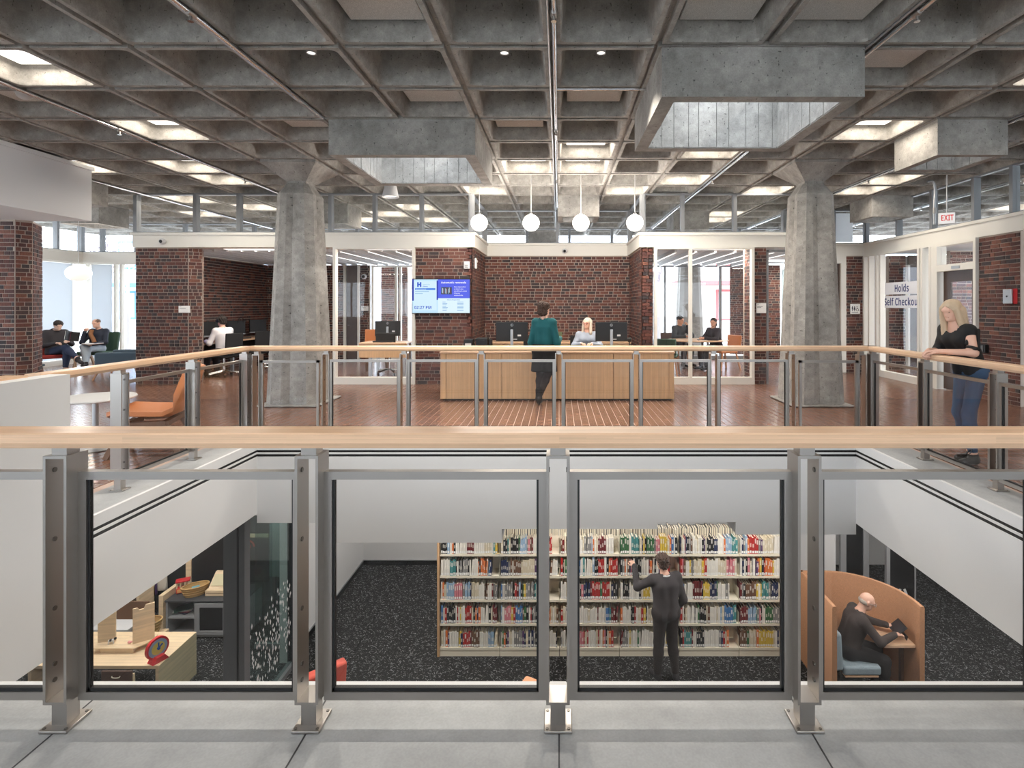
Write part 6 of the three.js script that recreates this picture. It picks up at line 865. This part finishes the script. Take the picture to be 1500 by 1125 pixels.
// two readers in the lounge
person('young reader in dark jacket and jeans with crossed legs in the red chair', U(84, 12.65), 0, 12.65, 0.95, { s: 1, pelvis: [0, 0.5, -0.06], chest: [0, 0.84, -0.14], head: [0.02, 1.1, -0.02], look: [0.1, -0.35, 1], L: { elbow: [0.26, 0.66, -0.02], wrist: [0.12, 0.74, 0.26], curl: 0.7 }, R: { elbow: [-0.26, 0.64, -0.02], wrist: [-0.08, 0.7, 0.22], curl: 0.7 }, LL: { knee: [0.09, 0.52, 0.4], ankle: [0.04, 0.1, 0.44], toe: [0, 0, 1] }, RL: { knee: [0.06, 0.6, 0.4], ankle: [0.2, 0.36, 0.72], toe: [0.3, -0.3, 1] }, floatFeet: true },
  { skin: mat(214, 178, 160, 0.6), top: M_.charcoal, topName: 'jacket', topLoose: 0.016, trousers: M_.denimDark, trousersName: 'jeans', legEnd: 0.8, shoes: M_.charcoal, hair: M_.darkHair, curl: 0.008, hairShape: [[0, 0.048, -0.012, 0.088, 0.075, 0.1]], faceCut: [0.056, 0.08] });
{ const b = thing('open_book', 'open black book with pink spine held by the young reader', 'book', U(104, 12.45), 0.86, 12.42, 1.35); obj('cover', [rb(0, 0.17, -0.1, 0.12, 0, 0.012, 0.003, 1).rotateY(-0.45), rb(-0.17, 0, -0.1, 0.12, 0, 0.012, 0.003, 1).rotateY(0.45)], MAT.black, b); obj('spine', bx(-0.014, 0.014, -0.1, 0.12, -0.004, 0.014), mat(220, 70, 120, 0.5), b); obj('pages', [bx(0.005, 0.16, -0.09, 0.11, -0.012, 0).rotateY(-0.45), bx(-0.16, -0.005, -0.09, 0.11, -0.012, 0).rotateY(0.45)], MAT.white, b); b.rotation.x = -0.2; }
person('reader with short hair and pale jeans holding an open book in the green chair', U(140, 13.5), 0, 13.5, 0.1, { s: 0.97, pelvis: [0, 0.5, -0.04], chest: [0, 0.84, -0.1], head: [0, 1.12, -0.02], look: [-0.15, -0.2, 1], bust: true, L: { elbow: [0.25, 0.66, 0.04], wrist: [0.12, 0.62, 0.28], curl: 0.4 }, R: { elbow: [-0.24, 0.66, 0.1], wrist: [-0.15, 0.92, 0.14], dir: [0.3, 1, 0.1], curl: 1.1 }, LL: { knee: [0.1, 0.52, 0.4], ankle: [0.06, 0.1, 0.42], toe: [0.2, 0, 1] }, RL: { knee: [0.02, 0.58, 0.42], ankle: [0.14, 0.2, 0.52], toe: [0.2, 0, 1] }, floatFeet: true },
  { top: M_.navy, trousers: M_.lightJean, trousersName: 'jeans', shoes: M_.charcoal, hair: mat(110, 84, 70, 0.7), hairShape: [[0, 0.045, -0.02, 0.079, 0.066, 0.094]], faceCut: [0.056, 0.07] });
{ const w = scene.children[scene.children.length - 1]; obj('scarf', tube([[-0.03, 0.97, 0.08], [-0.04, 0.86, 0.1], [0.02, 0.76, 0.12], [0.08, 0.66, 0.15]], 0.045, 16, 10), mat(150, 104, 72, 0.9), w); const b = thing('open_book', 'pale open book on the lap of the reader in the green chair', 'book', U(140, 13.2), 0.63, 13.12, 0.1); obj('page_block', [rb(0, 0.17, 0, 0.018, -0.11, 0.11, 0.004, 1).rotateZ(0.12), rb(-0.17, 0, 0, 0.018, -0.11, 0.11, 0.004, 1).rotateZ(-0.12)], MAT.white, b); obj('cover', [bx(0, 0.175, -0.006, 0, -0.115, 0.115).rotateZ(0.12), bx(-0.175, 0, -0.006, 0, -0.115, 0.115).rotateZ(-0.12)], mat(150, 120, 100, 0.6), b); }
// man at the alcove computer
person('man in white shirt and headphones at the alcove computer', -7.36, 0.0, 12.0, -Math.PI / 2 - 0.35, { s: 1.0, pelvis: [0, 0.57, -0.02], chest: [0, 0.93, 0.03], head: [0, 1.22, 0.08], look: [0, -0.1, 1], L: { elbow: [0.27, 0.75, 0.1], wrist: [0.14, 0.78, 0.36], curl: 0.4 }, R: { elbow: [-0.27, 0.75, 0.1], wrist: [-0.14, 0.78, 0.36], curl: 0.4 }, ...seatLegs(0.11, 0.4, 0.36, 0.52) },
  { top: M_.white, trousers: M_.charcoal, shoes: M_.black, hair: M_.darkHair, curl: 0.012, hairShape: [[0, 0.045, -0.02, 0.086, 0.076, 0.1], [0, -0.02, -0.055, 0.078, 0.06, 0.05]] });
{ const w = scene.children[scene.children.length - 1]; obj('headphones', [new THREE.TorusGeometry(0.098, 0.011, 8, 24, Math.PI).translate(0, 1.235, 0.07), rod([0.085, 1.225, 0.07], [0.112, 1.225, 0.07], 0.036), rod([-0.085, 1.225, 0.07], [-0.112, 1.225, 0.07], 0.036)], MAT.black, w); }
// pair in the meeting room
person('woman in dark top seated at the meeting room table', U(1049, 13.4), 0, 13.4, -1.15, { s: 0.97, pelvis: [0, 0.54, -0.02], chest: [0, 0.88, 0.06], head: [0.02, 1.15, 0.1], look: [0.75, -0.05, 1], bust: true, L: { elbow: [0.24, 0.74, 0.2], wrist: [0.1, 0.78, 0.42], curl: 0.8 }, R: { elbow: [-0.24, 0.74, 0.2], wrist: [-0.04, 0.78, 0.42], curl: 0.8 }, ...seatLegs(0.1, 0.4, 0.38, 0.5) },
  { skin: MAT.skinTan, top: mat(46, 42, 50, 0.9), trousers: M_.charcoal, shoes: M_.black, hair: M_.darkHair, hairShape: [[0, 0.045, -0.02, 0.086, 0.075, 0.098], [0, -0.05, -0.05, 0.08, 0.09, 0.055]] });
person('man in dark cap-like hair raising a hand to his face in the meeting room', U(992, 14.3), 0, 14.3, 0.5, { s: 1, pelvis: [0, 0.54, -0.02], chest: [0, 0.9, 0.06], head: [0, 1.18, 0.12], look: [0.3, -0.2, 1], L: { elbow: [0.26, 0.78, 0.28], wrist: [0.12, 1.04, 0.26], dir: [-0.2, 1, -0.2], curl: 1.2 }, R: { elbow: [-0.26, 0.76, 0.2], wrist: [-0.1, 0.78, 0.42], curl: 0.8 }, ...seatLegs(0.12, 0.4, 0.38, 0.5) },
  { skin: MAT.skinTan, top: mat(74, 78, 84, 0.9), trousers: M_.charcoal, shoes: M_.black, hair: M_.darkHair });
// man reaching to the bookcase on the lower floor
person('man in dark cardigan reaching for a book at the long bookcase', U(974, 7.8), LF, 7.72, Math.PI + 0.25, { s: 1.03, pelvis: [0, 0.94, 0], chest: [0, 1.31, 0.03], head: [0.02, 1.61, 0.09], look: [0.25, -0.1, 1], sw: 1.08, girth: 1.02, L: { elbow: [0.36, 1.25, 0.18], wrist: [0.34, 1.47, 0.33], dir: [0.15, 0.5, 1], curl: 0.7 }, R: { elbow: [-0.27, 1.08, 0.0], wrist: [-0.21, 0.86, 0.14], curl: 0.6 }, LL: { knee: [0.1, 0.52, 0.02], ankle: [0.13, 0.09, 0.0], toe: [0.25, 0, 1] }, RL: { knee: [-0.1, 0.52, 0.02], ankle: [-0.12, 0.09, -0.06], toe: [-0.15, 0, 1] } },
  { top: mat(66, 62, 64, 0.95), topName: 'cardigan', hem: -0.08, trousers: mat(46, 40, 40, 0.9), shoes: mat(40, 38, 42, 0.6), hair: mat(84, 66, 58, 0.8), curl: 0.016, hairShape: [[0, 0.045, -0.02, 0.09, 0.078, 0.1], [0, -0.025, -0.055, 0.08, 0.06, 0.052]], collar: MAT.white });
{ const w = scene.children[scene.children.length - 1]; obj('cuff', [rod([0.342, 1.44, 0.31], [0.341, 1.462, 0.325], 0.034, 0.034, 12)], MAT.white, w); }
// man with a tablet in the booth
person('bald man in dark sweater and glasses reading a tablet in the booth', 3.97, LF, 7.5, Math.PI / 2 - 0.12, { s: 1.02, pelvis: [0, 0.6, -0.02], chest: [0, 0.95, 0.1], head: [0, 1.22, 0.24], look: [-0.05, -0.42, 1], girth: 1.12, L: { elbow: [0.27, 0.83, 0.34], wrist: [0.11, 0.86, 0.54], dir: [-0.2, 0.1, 1], curl: 0.7 }, R: { elbow: [-0.27, 0.83, 0.3], wrist: [-0.12, 0.86, 0.54], dir: [0.1, 0.15, 1], curl: 0.7 }, ...seatLegs(0.12, 0.42, 0.4, 0.5) },
  { top: mat(62, 54, 52, 0.95), trousers: mat(40, 38, 40, 0.9), shoes: M_.black, hair: M_.greyHair, hairShape: [[0, -0.005, -0.035, 0.078, 0.048, 0.07]], glasses: MAT.alu, faceCut: [0.066, 0.11], brow: M_.greyHair });
{ const t = thing('tablet', 'dark tablet in a folding case held by the bald man', 'tablet', 4.6, LF + 0.9, 7.42, Math.PI / 2 - 0.1); obj('body', rb(-0.12, 0.12, -0.09, 0.09, -0.006, 0.006, 0.006).rotateX(0.85), MAT.black, t); obj('screen', bx(-0.108, 0.108, -0.075, 0.075, -0.0075, -0.006).rotateX(0.85), mat(46, 50, 58, 0.15), t); obj('stand_flap', rb(-0.12, 0.12, -0.06, 0, -0.004, 0.004, 0.003).rotateX(0.2).translate(0, -0.05, 0.07), MAT.darkGrey, t); }

renderer.render(scene, camera);
